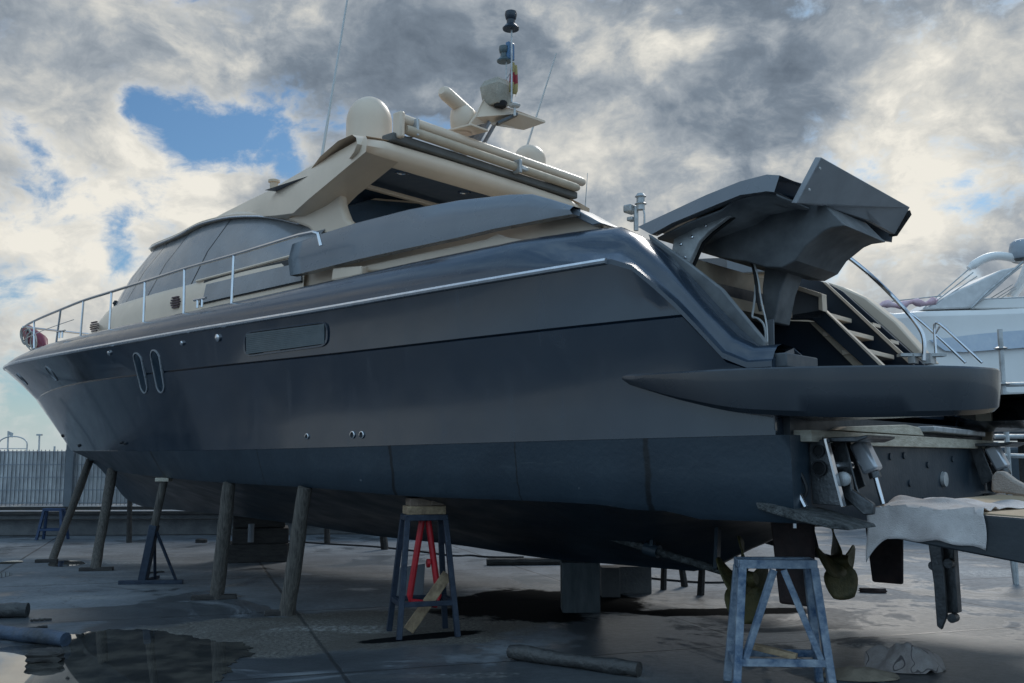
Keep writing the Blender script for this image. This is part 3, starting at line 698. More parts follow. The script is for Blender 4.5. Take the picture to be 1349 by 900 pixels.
# pale cross beam under the hatch
bmq = MB(); a = U(896, 345, 1.3); b = U(1040, 385, -1.5)
bmq.prism([U(908, 338, 1.2), U(1045, 378, -1.4), U(1045, 398, -1.4), U(908, 365, 1.2)], (.12, 0, 0)); bmq.build('hatch_coaming', CREAMD, boat, bevel=.01)
bmq = MB(); bmq.prism([U(878, 325, 1.5), U(900, 338, 1.5), U(905, 356, 1.5), U(880, 348, 1.5)], (.1, -.2, 0)); bmq.build('hatch_coaming', GREYL, boat, bevel=.01)
bmq = MB(); bmq.prism([U(910, 365, 1.3), U(1035, 394, -1.2), U(1035, 480, -1.2), U(940, 480, 1.1)], (.1, 0, 0)); bmq.build('garage_wall', DARK, boat)
# ---- raised hatch
hz = empty('garage_hatch', (0, 0, 0)); hz.parent = boat
def poly(name, pts, off, m, par=hz, bevel=.008, smooth=30): q = MB(); q.prism(pts, off); return q.build(name, m, par, bevel=bevel, smooth=smooth)
VH = 1.55
skin_t = [(840, 299), (870, 285), (930, 257), (975, 239), (1010, 230), (1027, 231)]
skin_b = [(858, 309), (885, 294), (945, 269), (975, 257), (1010, 252), (1020, 253)]
T = [U(x, y, VH) for x, y in skin_t]; Bo = [U(x, y, VH+.03) for x, y in skin_b]; VS2 = -.8
def shift(P, v): return [Vector((p.x, v, p.z)) for p in P]
q = MB(); q.rows([shift(Bo, VH-.06), Bo, T, shift(T, 0) if False else [Vector((p.x, 0, p.z+.04)) for p in T], shift(T, VS2), shift(Bo, VS2-.03), shift(Bo, VS2+.05)]); q.build('hatch_lid', GREY, hz, smooth=35)
# underside
und = MB()
ups = [(866, 312), (905, 292), (950, 275), (967, 262), (1005, 253), (1022, 254)]
A_ = [U(x, y+1, VH-.05) for x, y in ups]; A2 = [Vector((p.x, VS2+.06, p.z)) for p in A_]
A1 = [Vector((p.x, .1, p.z-.10*math.sin(math.pi*i/5))) for i, p in enumerate(A_)]
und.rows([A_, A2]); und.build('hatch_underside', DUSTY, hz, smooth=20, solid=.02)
# moulded box under the hatch (dark, hangs down and aft)
W1 = [(967, 262), (1010, 255), (1050, 268), (1087, 270), (1114, 297), (1095, 300), (1084, 305), (1060, 325), (1048, 343), (1030, 353), (1008, 352), (984, 345), (950, 340), (916, 330), (930, 300)]
bx = [U(x, y, .9) for x, y in W1]
mo = MB(); n = len(bx); cen = sum(bx, Vector())/n
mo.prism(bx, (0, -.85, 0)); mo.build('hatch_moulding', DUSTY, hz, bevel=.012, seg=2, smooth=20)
# dark slanted face between lid and tail fin
poly('lid_end', [U(1027, 233, 1.3), U(1060, 242, 1.0), U(1052, 262, 1.0), U(1019, 254, 1.3)], (.02, -.3, -.02), NAVY)
poly('lid_corner', [U(1005, 253, 1.3), U(1022, 252, 1.3), U(1048, 266, 1.0), U(1040, 273, 1.0), U(1020, 270, 1.2)], (.0, -.1, -.0), GREYL)
# tail fin: one broad flat panel set across the hatch's aft edge
f0, f1, f2, f3 = U(1082, 207, 1.38), U(1199, 273, -.30), U(1179, 309, -.30), U(1050, 268, 1.38)
f4 = [U(1147, 291, .06), U(1114, 281, .5), U(1087, 272, .86)]
poly('tail_panel', [f0, f1, f2]+f4+[f3], (.05, .0, .012), mat('light_primer', (.33, .345, .365), .55, 0, .08, 5), bevel=.006)
poly('tail_rim', [U(1199, 277, -.31), U(1201, 283, -.31), U(1182, 311, -.31), U(1179, 309, -.31)], (.06, 0, 0), BRKT, bevel=0)
# hinge arms
poly('hatch_arm', [U(x, y, 1.35) for x, y in ((890, 300), (925, 290), (962, 276), (965, 281), (935, 304), (921, 318), (907, 350), (893, 342), (885, 330))], (0, -.05, 0), GALV, bevel=.006)
poly('hatch_arm', [U(x, y, 1.28) for x, y in ((965, 281), (968, 268), (972, 268), (968, 285), (938, 308), (925, 322), (912, 352), (906, 351), (920, 318), (936, 303))], (0, -.04, 0), BLACK, bevel=0)
# centre post
poly('hatch_post', [U(x, y, .55) for x, y in ((1008, 345), (1062, 325), (1040, 352), (1028, 385), (1020, 425), (1008, 425), (1004, 380))], (0, -.3, 0), DUSTY, bevel=.01)
poly('hatch_post', [U(x, y, .7) for x, y in ((1008, 422), (1020, 420), (1021, 482), (1008, 482))], (.06, -.1, 0), GREYL, bevel=.01)
poly('post_edge', [U(x, y, .5) for x, y in ((1038, 354), (1042, 352), (1030, 378), (1026, 376))], (0, -.1, 0), CREAM, bevel=0)
for a_, b_ in (((905, 350, 1.2), (940, 292, 1.3)),):
    A_s, B_s = U(*a_), U(*b_); q = MB(); q.tube([A_s, A_s.lerp(B_s, .55)], .022, 8); so_ = q.build('gas_strut', BLACK, hz); q = MB(); q.tube([A_s.lerp(B_s, .5), B_s], .010, 8); q.build('strut_rod', STEEL, so_)
for x, y in ((897, 322), (912, 312), (930, 297), (948, 286), (903, 340)):
    MB().lathe([(.016, 0), (.014, .008), (.004, .01)], U(x, y, 1.352), 8, Matrix.Rotation(R(-90), 3, 'X')).build('bolt', STEEL, hz)
for x, y in ((1080, 222), (1066, 250), (1175, 300)):
    MB().lathe([(.014, 0), (.012, .006), (.004, .008)], U(x, y, 1.36 if x < 1100 else -.27), 8, Matrix.Rotation(R(-90), 3, 'Y')).build('bolt', GALV, hz)
# cables
def cable(name, pts, r, m): q = MB(); q.tube(chaikin(pts, 2), r, 6); return q.build(name, m, hz)
cable('cable', [U(x, y, .75) for x, y in ((965, 330), (975, 328), (985, 333), (992, 350), (996, 370), (998, 395), (1002, 410))], .014, BLACK)
cable('cable', [U(x, y, .75) for x, y in ((988, 334), (994, 355), (996, 375), (993, 405), (990, 419), (997, 418), (1008, 428), (1009, 455), (1003, 478))], .010, WHITE)
cable('cable', [U(x, y, .78) for x, y in ((990, 336), (999, 365), (1002, 395), (1010, 425), (1011, 450), (1010, 480))], .008, WHITE)
MB().box(U(970, 332, .75), (.12, .1, .06)).build('cable_connector', BLACK, hz, bevel=.01)
# ---- cabinet, stairs
def bp(name, px, v, off, m, bevel=.006): return poly(name, [U(x, y, v) for x, y in px], off, m, boat, bevel)
cab = bp('deck_cabinet', [(1018, 378), (1030, 372), (1082, 388), (1082, 420), (1040, 420), (1018, 420)], -.3, (0, -.06, 0), GREYL)
for P_ in ([(1030, 372), (1036, 372), (1038, 418), (1031, 418)], [(1031, 370), (1083, 387), (1083, 393), (1031, 376)], [(1078, 388), (1083, 390), (1084, 410), (1078, 408)]):
    q = MB(); q.prism([U(x, y, -.2) for x, y in P_], (0, -.1, 0)); q.build('cabinet_frame', CREAM, cab, bevel=.004)
MB().tube([U(1038, 350, -.2), U(1038, 376, -.2)], .012, 8).build('cabinet_post', STEEL, boat)
st = empty('staircase', (0, 0, 0)); st.parent = boat
def spl_(name, px, v, off, m, bev=.005): return poly(name, [U(x, y, v) for x, y in px], off, m, st, bev)
spl_('stringer', [(1040, 421), (1045, 414), (1083, 408), (1161, 482), (1138, 482), (1070, 421)], -.3, (0, -.05, 0), DARK)
spl_('stringer_edge', [(1083, 407), (1086, 408), (1164, 482), (1159, 482)], -.29, (0, -.07, 0), CREAM, 0)
spl_('stair_soffit', [(1066, 424), (1082, 424), (1142, 482), (1124, 482)], -.38, (0, -.3, 0), CREAMD, 0)
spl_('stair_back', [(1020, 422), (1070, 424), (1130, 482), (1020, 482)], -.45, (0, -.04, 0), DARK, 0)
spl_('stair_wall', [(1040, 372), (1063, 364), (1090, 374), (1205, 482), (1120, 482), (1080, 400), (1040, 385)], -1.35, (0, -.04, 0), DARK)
spl_('stringer_edge', [(1084, 372), (1088, 372), (1203, 478), (1196, 478)], -1.33, (0, -.03, 0), CREAM, 0)
for x0, y0, x1, y1 in ((1093, 412, 1122, 420), (1116, 434, 1151, 443), (1142, 459, 1178, 468)):
    a, b = U(x0, y0, -.36), U(x1, y1, -1.3); q = MB(); f_ = Vector((.0, 0, -.045))
    q.prism([a, b, b+f_, a+f_], (.24, 0, 0)); q.build('step', CREAM, st, bevel=.006)
spl_('stair_wall', [(1066, 364), (1096, 376), (1110, 384), (1219, 482), (1190, 482)], -1.75, (0, -.04, 0), DARK)
for x0, y0, x1, y1 in ((1150, 425, 1160, 428), (1174, 447, 1184, 450)):
    a, b = U(x0, y0, -1.4), U(x1, y1, -1.7); q = MB(); q.prism([a, b, b+Vector((0, 0, -.035)), a+Vector((0, 0, -.035))], (.2, 0, 0)); q.build('step', CREAM, st)
q = MB(); fo = [U(x, y, -2.1) for x, y in ((1088, 371), (1110, 378), (1140, 392), (1180, 424), (1228, 478), (1215, 478), (1170, 438), (1125, 398))]
q.prism(fo, (0, -.25, 0)); q.build('quarter_fin', CREAM, boat, bevel=.02)
# stern rail tube, ladder rails
MB().tube(chaikin([U(x, y, -1.2) for x, y in ((1078, 314), (1100, 326), (1130, 348), (1160, 374), (1190, 405), (1212, 432), (1218, 448), (1217, 475))], 2), .021, 8).build('stern_handrail', STEEL, boat)
MB().tube(chaikin([U(x, y, -1.9) for x, y in ((1200, 413), (1215, 425), (1245, 452), (1272, 478))], 1), .014, 8).build('stern_handrail', STEEL, boat)
MB().tube(chaikin([U(x, y, -1.6) for x, y in ((1233, 468), (1231, 440), (1231, 424), (1240, 428), (1265, 451), (1294, 478))], 1), .014, 8).tube([U(1232, 440, -1.6), U(1238, 430, -1.6)], .01, 6).build('stern_handrail', STEEL, boat)
MB().bar(U(1184, 468, -1.1), U(1244, 468, -1.4), .1, .03).build('boarding_plate', GALV, boat)
MB().box(U(1203, 473, -1.2), (.06, .12, .09)).box(U(1224, 473, -1.3), (.08, .16, .1)).build('plate_foot', GALV, boat)
# ---- plank under the platform (loose timber)
def wpoly(name, pts, off, m, bevel=.004, label=None, cat=None, group=None):
    q = MB(); wp = [W(p) for p in pts]; o_ = Vector(off); wo = FW*o_.x-SB*o_.y+Vector((0, 0, o_.z)); q.prism(wp, wo)
    base = min(wp, key=lambda p: p.z).copy(); o = q.build(name, m, None, bevel=bevel, loc=base); tag(o, label, cat, group); return o
wpoly('timber_plank', [Vector((-.08, 2.10, 1.80)), Vector((-.08, -2.02, 1.78)), Vector((-.08, -2.02, 1.70)), Vector((-.08, 1.0, 1.70)), Vector((-.08, 2.10, 1.72))], (.30, 0, 0), PLANK, .004, 'long pale timber plank lying along the transom under the swim platform', 'plank')
wpoly('timber_board', [Vector((-.04, 1.55, 1.81)), Vector((-.04, -.2, 1.80)), Vector((-.04, -.1, 1.87)), Vector((-.04, .2, 1.885)), Vector((-.04, 1.4, 1.84))], (.2, 0, 0), PLANK, .006, 'shorter pale board with broken end resting on the long transom plank', 'board')
MB().prism([U(x, y, -2.15) for x, y in ((1240, 545), (1308, 535), (1309, 582), (1285, 582), (1270, 560))], (0, .05, 0)).build('transom_corner', CREAMD, boat, bevel=.01)
MB().bar(Vector((-.0, -.3, 1.86)), Vector((0.0, -1.7, 1.84)), .2, .05).build('hinge_strip', GALV, boat, bevel=.01)
# ---- lift brackets on the transom
def bracket(sg):
    e = empty('platform_lift', (0, 0, 0)); e.parent = boat
    def pp(name, px, v, th, m, bev=.005):
        q = MB(); q.prism(flip([U(x, y, v) for x, y in px], sg), (0, -sg*th, 0)); return q.build(name, m, e, bevel=bev)
    va = 1.98
    pp('side_plate', ((1066, 580), (1085, 579), (1109, 667), (1070, 664)), va, .02, BRKT)
    pp('plate_edge', ((1085, 578), (1088, 578), (1111, 667), (1108, 668)), va+.02, .05, STEEL, 0)
    pp('side_plate', ((1092, 578), (1112, 577), (1128, 640), (1136, 662), (1112, 668)), va-.22, .02, BRKT)
    pp('side_plate', ((1100, 580), (1118, 578), (1140, 640), (1120, 650)), va-.45, .02, BRKT)
    pp('mount_plate', ((1072, 577), (1130, 575), (1143, 573), (1142, 577), (1128, 582), (1072, 582)), va-.05, .5, BRKT)
    for x, y, r in ((1078, 594, .036), (1079, 617, .045), (1097, 591, .02)):
        c = U(x, y, va+.012 if x < 1090 else va-.2); q = MB(); q.lathe([(r*1.25, 0), (r*1.25, .012), (r, .012), (r*.95, .0)], flip([c], sg)[0], 14, Matrix.Rotation(R(-90)*sg, 3, 'X')); q.build('plate_hole', BLACK, e)
    q = MB(); c = flip([U(1104, 614, va-.18)], sg)[0]; q.tube([c+Vector((0, sg*.10, 0)), c-Vector((0, sg*.2, 0))], .035, 12); q.build('pivot_pin', STEEL, e)
    SAT = mat('satin_steel', (.55, .57, .6), .3, .6, .03, 8, rvar=.02)
    A1, A2 = flip([U(1131, 582, va-.42), U(1151, 622, va-.42)], sg)
    q = MB(); q.bar(A1, A2, .12, .13, (0, 1, 0)); q.build('cylinder', SAT, e, bevel=.022)
    A3, A4 = flip([U(1153, 628, va-.42), U(1163, 664, va-.42)], sg)
    q = MB(); q.tube([A2, A3+(A3-A2)*.3], .042, 12); q.build('cylinder_gland', BRKT, e); q = MB(); q.tube([A3, A4], .017, 10); q.build('cylinder_rod', STEEL, e)
    pp('lift_arm', ((1106, 628), (1112, 622), (1119, 626), (1122, 645), (1150, 664), (1150, 678), (1138, 679), (1112, 656)), va-.12, .05, BRKT, .008)
    c = flip([U(1112, 631, va-.09)], sg)[0]; q = MB(); q.lathe([(.05, 0), (.05, .02), (.03, .03), (.001, .03)], c, 16, Matrix.Rotation(R(-90)*sg, 3, 'X')); q.build('pivot_cap', GALV, e)
    return e
b1 = bracket(1); b2 = bracket(-1)
# transom bolts, anode, exhaust flap
for y_, z_ in ((.5, 1.62), (.2, 1.63), (-.2, 1.25), (-.35, 1.55), (-.8, 1.22), (.55, 1.2), (-1.0, 1.6), (.1, 1.4)):
    MB().lathe([(.03, 0), (.028, .012), (.01, .014)], (-.001, y_, z_), 10, Matrix.Rotation(R(-90), 3, 'Y')).build('transom_bolt', ANTI, boat)
MB().lathe([(.07, 0), (.065, .03), (.02, .035)], (-.002, -.72, 1.42), 12, Matrix.Rotation(R(-90), 3, 'Y')).build('anode', GALV, boat)
# ---- trim tab with its ram (port, starboard)
for sg in (1, -1):
    t = empty('trim_tab', (0, 0, 0)); t.parent = boat
    P = [U(x, y, 2.30) for x, y in ((995, 662), (1012, 664), (1055, 675), (1116, 694), (1119, 699), (1095, 697), (1040, 684), (998, 671))]
    q = MB(); q.prism(flip(P, sg), (0, -sg*.45, 0)); q.build('tab_plate', BARN, t, bevel=.008, smooth=0)
    P = [U(x, y, 2.1) for x, y in ((998, 652), (1016, 656), (1040, 667), (1040, 674), (1004, 668))]
    q = MB(); q.prism(flip(P, sg), (0, -sg*.5, 0)); q.build('tab_hinge', BARN, t, bevel=.01)
    P = flip([U(1033, 612, 2.12), U(1041, 630, 2.12), U(1049, 645, 2.12), U(1061, 668, 2.12)], sg)
    MB().tube(P[:3], .042, 10).build('tab_ram', BARN, t); MB().tube(P[2:], .02, 8).build('ram_rod', STEEL, t)
    MB().lathe([(.07, 0), (.07, .07), (.04, .09)], flip([U(1032, 612, 2.1)], sg)[0], 10, Matrix.Rotation(R(-90), 3, 'Y')).build('ram_mount', BARN, t)
    MB().tube(chaikin(flip([U(1028, 600, 2.1), U(1042, 600, 2.1), U(1056, 625, 2.1), U(1064, 645, 2.1), U(1060, 655, 2.1)], sg), 2), .012, 6).build('ram_hose', BLACK, t)
# ---- shafts, struts, propellers, rudders
for sg in (1, -1):
    a = Vector((3.5, .95*sg, 1.08)); b = Vector((1.12, .95*sg, .62))
    MB().tube([a, b], .032, 10).build('propeller_shaft', BARN, boat)
    MB().bar(Vector((2.0, .95*sg, .77)), Vector((2.05, .8*sg, 1.2)), .03, .12).lathe([(.06, -.07), (.06, .07)], (2.0, .95*sg, .79), 12, Matrix.Rotation(R(80), 3, 'Y')).build('shaft_strut', ANTI, boat)
    MB().bar(Vector((1.35, .95*sg, .66)), Vector((1.4, .8*sg, 1.2)), .03, .14).build('shaft_strut', ANTI, boat)
    pe = empty('propeller', (1.1, .95*sg, .60)); pe.parent = boat; pe.rotation_euler = (0, R(10), 0)
    MB().lathe([(.05, -.12), (.075, -.04), (.08, .06), (.06, .13)], (0, 0, 0), 16, Matrix.Rotation(R(90), 3, 'Y')).build('hub', BRONZE, pe)
    for k in range(4):
        an = R(90*k+(12 if sg > 0 else 5)); q = MB(); rw = []
        for i in range(8):
            r_ = .06+.30*i/7; w_ = .235*math.sqrt(max(.02, 1-((i/7-.56)/.60)**2)); pit = R(55-30*i/7); row = []
            for j in range(7):
                c_ = (j/6-.5)*2*w_; x_ = c_*math.sin(pit)*.7; tt = c_*math.cos(pit)/r_; row.append(Vector((x_, r_*math.cos(an+tt*.9), r_*math.sin(an+tt*.9))))
            rw.append(row)
        q.rows(rw); q.build('blade', BRONZE, pe, solid=.012)
    q = MB(); q.prism([Vector((.82, .95*sg, 1.12)), Vector((.44, .95*sg, 1.12)), Vector((.47, .95*sg, .44)), Vector((.76, .95*sg, .44))], (0, .05, 0)); q.build('rudder', RUST, boat, bevel=.02)
    MB().tube([Vector((.6, .97*sg, 1.3)), Vector((.6, .97*sg, 1.05))], .035, 10).build('rudder_stock', STEEL, boat)
# ---- lowered lift platform (slab) with towel
v0 = 1.60; v1 = -1.35; _a = U(1150, 667, v0); _b = U(1349, 682, v0); zt = _a.z
def SP(x, y): return U(x, y, v0)
for_ = [SP(1150, 667), SP(1440, 690), SP(1440, 762), SP(1349, 743), SP(1160, 706), SP(1150, 704)]
print('slab', for_)
q = MB(); q.prism(for_, (0, v1-v0, 0)); q.build('lowered_platform', SLATE, boat, bevel=.012)
ux, uy = for_[0].x-.04, for_[1].x+.05
sz = (for_[1].z-for_[0].z)/(for_[1].x-for_[0].x)
def ztop(u): return for_[0].z+sz*(u-for_[0].x)
q = MB(); q.prism([Vector((u, v0-.05, ztop(u)+dz_)) for u, dz_ in ((ux, -.01), (uy, -.01), (uy, .01), (ux, .01))], (0, -2.8, 0)); q.build('platform_deck', SAND, boat, bevel=.004)
# hanging leg bracket below slab
lb = empty('platform_leg', (0, 0, 0)); lb.parent = boat
q = MB(); q.prism([U(x, y, .6) for x, y in ((1222, 712), (1240, 714), (1244, 770), (1247, 812), (1240, 830), (1234, 825), (1230, 770))], (0, -.04, 0)); q.build('leg_plate', BRKT, lb, bevel=.006)
q = MB(); q.prism([U(x, y, .5) for x, y in ((1241, 716), (1256, 718), (1262, 808), (1243, 808))], (0, -.10, 0)); q.build('leg_plate', BRKT, lb, bevel=.006)
for x, y in ((1251, 742), (1231, 745), (1256, 814)): MB().lathe([(.035, -.04), (.035, .04)], U(x, y, .55), 14, Matrix.Rotation(R(90), 3, 'X')).build('leg_pivot', BRKT, lb)
# towel draped over the slab's port edge
def towel():
    q = MB(); NU, NV = 64, 60; rows = []
    ub_ = SP(1151, 667).x; ue_ = SP(1297, 678).x
    rnd = random.Random(4); W_ = [(rnd.uniform(3, 17), rnd.uniform(-15, 15), rnd.uniform(0, 6), rnd.uniform(.4, 1)) for _ in range(9)]
    for i in range(NU+1):
        f = i/NU; u = lerp(ub_, ue_, f); row = []
        dropl = lerp(.215, .235, f)+.012*math.sin(f*7)+.008*math.sin(f*19)
        if f < .14: dropl += .13*(1-f/.14)**1.3
        for j in range(NV+1):
            g = j/NV; s_ = -dropl+g*(dropl+1.15)
            wob = sum(am*math.sin(a_*u+b_*s_+c_) for a_, b_, c_, am in W_)*.0075
            if s_ < 0: p = Vector((u+.012*math.sin(s_*14), v0+.022+wob*.8+.010*math.sin(u*15+1)*(-s_/.25), ztop(u)+.018+s_))
            else:
                fold = .022*math.exp(-((s_-.5-.25*math.sin(u*2.3))**2)/.003)+.016*math.exp(-((s_-.22-.3*(f-.5))**2)/.0012)
                p = Vector((u+.03*math.sin(s_*5)*f, v0+.012-s_, ztop(u)+.030+wob+fold))
            if f < .14:
                k = 1-f/.14; p.x += .03*k; p.z -= .06*k*k; p.y += .05*k*(1 if s_ < 0 else 0)
            row.append(W(p))
        rows.append(row)
    q.rows(rows); o = q.build('towel', CLOTH, None, loc=W(Vector((-.7, 1.0, zt))), smooth=60, solid=.006); return o
tw = towel(); tag(tw, 'stained white towel draped over edge of the lowered stern platform', 'towel')
q = MB(); pts = [(1305, 648), (1306, 628), (1312, 620), (1322, 622), (1335, 632), (1350, 640), (1362, 645), (1362, 656)]
q.prism([W(U(x, y, .35)) for x, y in pts], SB*.12); tag(q.build('chamois_cloth', mat('beige_cloth', (.36, .31, .27), .95, 0, .15, 9, .6, 80), None, bevel=.02, loc=W(U(1335, 650, .35))), 'bunched beige cloth standing up behind the towel on the stern platform', 'cloth')

# ================================================================== YARD
def ground_obj():
    q = MB(); s = 900; n = 30
    q.add([(-s, -s, 0), (s, -s, 0), (s, s, 0), (-s, s, 0)], [(0, 1, 2, 3)])
    m = bpy.data.materials.new('yard_concrete'); m.use_nodes = True; nt = m.node_tree; n = NT(nt); b = nt.nodes['Principled BSDF']
    P = n.N.new('ShaderNodeTexCoord').outputs['Object']; xyz = n.sep(P)
    big = n.noise(P, .22, 5, .6); midn = n.noise(P, 1.1, 7, .65, .4); fine = n.noise(P, 14, 6, .7); grit = n.noise(P, 70, 3, .7)
    st_ = n.noise(n.v('MULTIPLY', P, (.35, 1.6, 1)), 1.3, 6, .6)
    val = n.m('ADD', n.m('MULTIPLY', n.rng(big, .35, .65), .5), n.m('MULTIPLY', n.rng(midn, .3, .7), .5))
    c = n.mix(val, (.038, .049, .062, 1), (.205, .228, .25, 1))
    c = n.mix(n.m('MULTIPLY', n.rng(fine, .35, .7), .35), c, (.06, .063, .066, 1))
    c = n.mix(n.m('MULTIPLY', n.rng(st_, .55, .72), .35), c, (.30, .29, .27, 1))
    c = n.mix(n.m('MULTIPLY', n.rng(grit, .55, .75), .25), c, (.27, .27, .26, 1))
    # rough brown repair patch left of centre and its mottling
    def blob(cx, cy, rx, ry, ang=0., wob=.45):
        dx = n.m('SUBTRACT', xyz[0], cx); dy = n.m('SUBTRACT', xyz[1], cy); ca, sa = math.cos(ang), math.sin(ang)
        a = n.m('DIVIDE', n.m('ADD', n.m('MULTIPLY', dx, ca), n.m('MULTIPLY', dy, sa)), rx)
        bb = n.m('DIVIDE', n.m('SUBTRACT', n.m('MULTIPLY', dy, ca), n.m('MULTIPLY', dx, sa)), ry)
        r = n.m('SQRT', n.m('ADD', n.m('MULTIPLY', a, a), n.m('MULTIPLY', bb, bb)))
        return n.m('ADD', r, n.m('MULTIPLY', n.m('SUBTRACT', midn, .5), wob*2))
    rep = n.rng(blob(*(G(440, 830)[:2]), 2.3, 1.25, .35), .85, 1.0, 1., 0.)
    spk = n.rng(n.noise(P, 26, 6, .85), .42, .58)
    rc_ = n.mix(spk, (.042, .040, .036, 1), (.21, .20, .175, 1)); rc_ = n.mix(n.m('MULTIPLY', n.rng(midn, .42, .62), .7), rc_, (.07, .062, .05, 1))
    c = n.mix(rep, c, rc_)
    # slab joints (world grid turned with the yard)
    ca, sa = math.cos(.32), math.sin(.32)
    ax = n.m('SUBTRACT', n.m('MULTIPLY', xyz[0], ca), n.m('MULTIPLY', xyz[1], -sa)); ay = n.m('SUBTRACT', n.m('MULTIPLY', xyz[1], ca), n.m('MULTIPLY', xyz[0], sa))
    wv = n.m('MULTIPLY', n.m('SUBTRACT', n.noise(P, 5, 3), .5), .03)
    def joint(x, per, o, w):
        t = n.m('MULTIPLY', n.m('ABSOLUTE', n.m('SUBTRACT', n.m('FRACT', n.m('DIVIDE', n.m('ADD', n.m('ADD', x, wv), o), per)), .5)), per)
        return n.rng(t, w*.5, w*1.4, 1., 0.)
    jt = n.m('MAXIMUM', joint(ax, 3.6, .6, .018), joint(ay, 3.2, .3, .018))
    c = n.mix(n.m('MULTIPLY', jt, .8), c, (.015, .016, .017, 1))
    # cracks
    vo = n.N.new('ShaderNodeTexVoronoi'); vo.feature = 'DISTANCE_TO_EDGE'; vo.inputs['Scale'].default_value = .45
    n.L.new(n.v('ADD', P, n.v('SCALE', n.noise(P, 2.2, 6, .7, out='Color'), None)), vo.inputs['Vector'])
    for nd in nt.nodes:
        if nd.bl_idname == 'ShaderNodeVectorMath' and nd.operation == 'SCALE': nd.inputs[3].default_value = .7
    ck_ = n.m('MULTIPLY', n.rng(vo.outputs['Distance'], .002, .007, 1., 0.), n.rng(big, .5, .6))
    c = n.mix(n.m('MULTIPLY', ck_, .6), c, (.02, .02, .02, 1))
    # wet zones: black matte stain; damp areas darker and smoother
    wet = None
    for (x, y, rx, ry, an) in ((715, 795, 1.3, 1.35, .0), (940, 806, 1.1, .30, .1), (545, 840, .8, .16, .5)):
        g = G(x, y); w_ = n.rng(blob(g.x, g.y, rx, ry, an, .9), .8, 1.02, 1., 0.); wet = w_ if wet is None else n.m('MAXIMUM', wet, w_)
    near = n.rng(xyz[1], 13.5, 8., 0., .13)
    damp = n.m('MULTIPLY', n.rng(n.m('ADD', n.noise(P, .6, 9, .68, 1.), near), .52, .60), .85)
    for (x, y, rx, ry) in ((440, 828, .9, .16), (490, 832, .35, .10), (672, 792, .16, .5), (1330, 755, 1.4, .5), (150, 742, 1.2, .2), (620, 890, .6, .1), (1150, 850, .5, .1)):
        g = G(x, y); sp2 = n.m('MULTIPLY', n.rng(blob(g.x, g.y, rx, ry, .1, .8), .5, 1.1, 1., 0.), n.rng(n.noise(P, 17, 7, .75), .46, .6)); c = n.mix(n.m('MULTIPLY', sp2, .75), c, (.42, .43, .42, 1))
    tyre = n.rng(n.m('ABSOLUTE', n.m('SUBTRACT', n.m('FRACT', n.m('MULTIPLY', n.m('ADD', ax, n.m('MULTIPLY', big, 3.)), .37)), .5)), .0, .04, 1., 0.); c = n.mix(n.m('MULTIPLY', n.m('MULTIPLY', tyre, n.rng(midn, .4, .6)), .35), c, (.03, .03, .032, 1))
    damp = n.m('MULTIPLY', damp, n.m('SUBTRACT', 1., n.m('MULTIPLY', rep, .75))); w2 = n.m('MAXIMUM', wet, damp)
    c = n.mix(n.m('MULTIPLY', w2, .72), c, (.016, .019, .022, 1)); c = n.mix(n.m('MULTIPLY', wet, .93), c, (.003, .004, .005, 1)); n._in(b.inputs['Specular IOR Level'], n.m('SUBTRACT', .5, n.m('MULTIPLY', wet, .48)))
    n.L.new(c, b.inputs['Base Color'])
    ro = n.m('ADD', .72, n.m('MULTIPLY', n.m('SUBTRACT', fine, .5), .5)); ro = n.m('MULTIPLY', ro, n.m('SUBTRACT', 1., n.m('MULTIPLY', damp, .62)))
    mx = n.N.new('ShaderNodeMix'); n._in(mx.inputs[0], wet); n._in(mx.inputs[2], ro); mx.inputs[3].default_value = .95; n.L.new(mx.outputs[0], b.inputs['Roughness'])
    hgt = n.m('ADD', n.m('MULTIPLY', fine, .5), n.m('ADD', n.m('MULTIPLY', grit, .25), n.m('MULTIPLY', n.m('MULTIPLY', spk, rep), .8)))
    hgt = n.m('SUBTRACT', n.m('MULTIPLY', hgt, n.m('SUBTRACT', 1., wet)), n.m('MULTIPLY', jt, .8))
    bp_ = n.N.new('ShaderNodeBump'); bp_.inputs['Strength'].default_value = .5; bp_.inputs['Distance'].default_value = .012; n.L.new(hgt, bp_.inputs['Height']); n.L.new(bp_.outputs[0], b.inputs['Normal'])
    o = q.build('ground', m, None, smooth=0); tag(o, kind='structure'); return o
ground_obj()
# puddle sheet in the left foreground
WAT = bpy.data.materials.new('puddle_water'); WAT.use_nodes = True; n = NT(WAT.node_tree); b = WAT.node_tree.nodes['Principled BSDF']
tcP = n.N.new('ShaderNodeTexCoord').outputs['Object']
n.L.new(n.mix(n.rng(n.noise(tcP, 2.5, 5, .6), .4, .65), (.03, .031, .03, 1), (.09, .083, .07, 1)), b.inputs['Base Color']); b.inputs['Roughness'].default_value = .02; b.inputs['Specular IOR Level'].default_value = .6
def puddle(px, name='puddle'):
    P = [G(x, y, .004) for x, y in px]; P = chaikin(P, 4, True)
    sz_ = max(p.x for p in P)-min(p.x for p in P); cn = sum(P, Vector())/len(P); a_ = min(.035, sz_*.012)
    P = [p+(p-cn).normalized()*a_*(math.sin(k*.37)*math.sin(k*.11+1)*2+.6*math.sin(k*1.3)) for k, p in enumerate(P)]
    bm_ = bmesh.new(); bm_.faces.new([bm_.verts.new(p) for p in P]); bmesh.ops.triangulate(bm_, faces=bm_.faces[:]); bm_.verts.index_update(); tf = [tuple(v_.index for v_ in f_.verts) for f_ in bm_.faces]; P = [v_.co.copy() for v_ in bm_.verts]; bm_.free()
    q = MB(); q.add(P, tf); o = q.build(name, WAT, None, smooth=0, loc=Vector((P[0].x, P[0].y, 0))); tag(o, kind='structure')
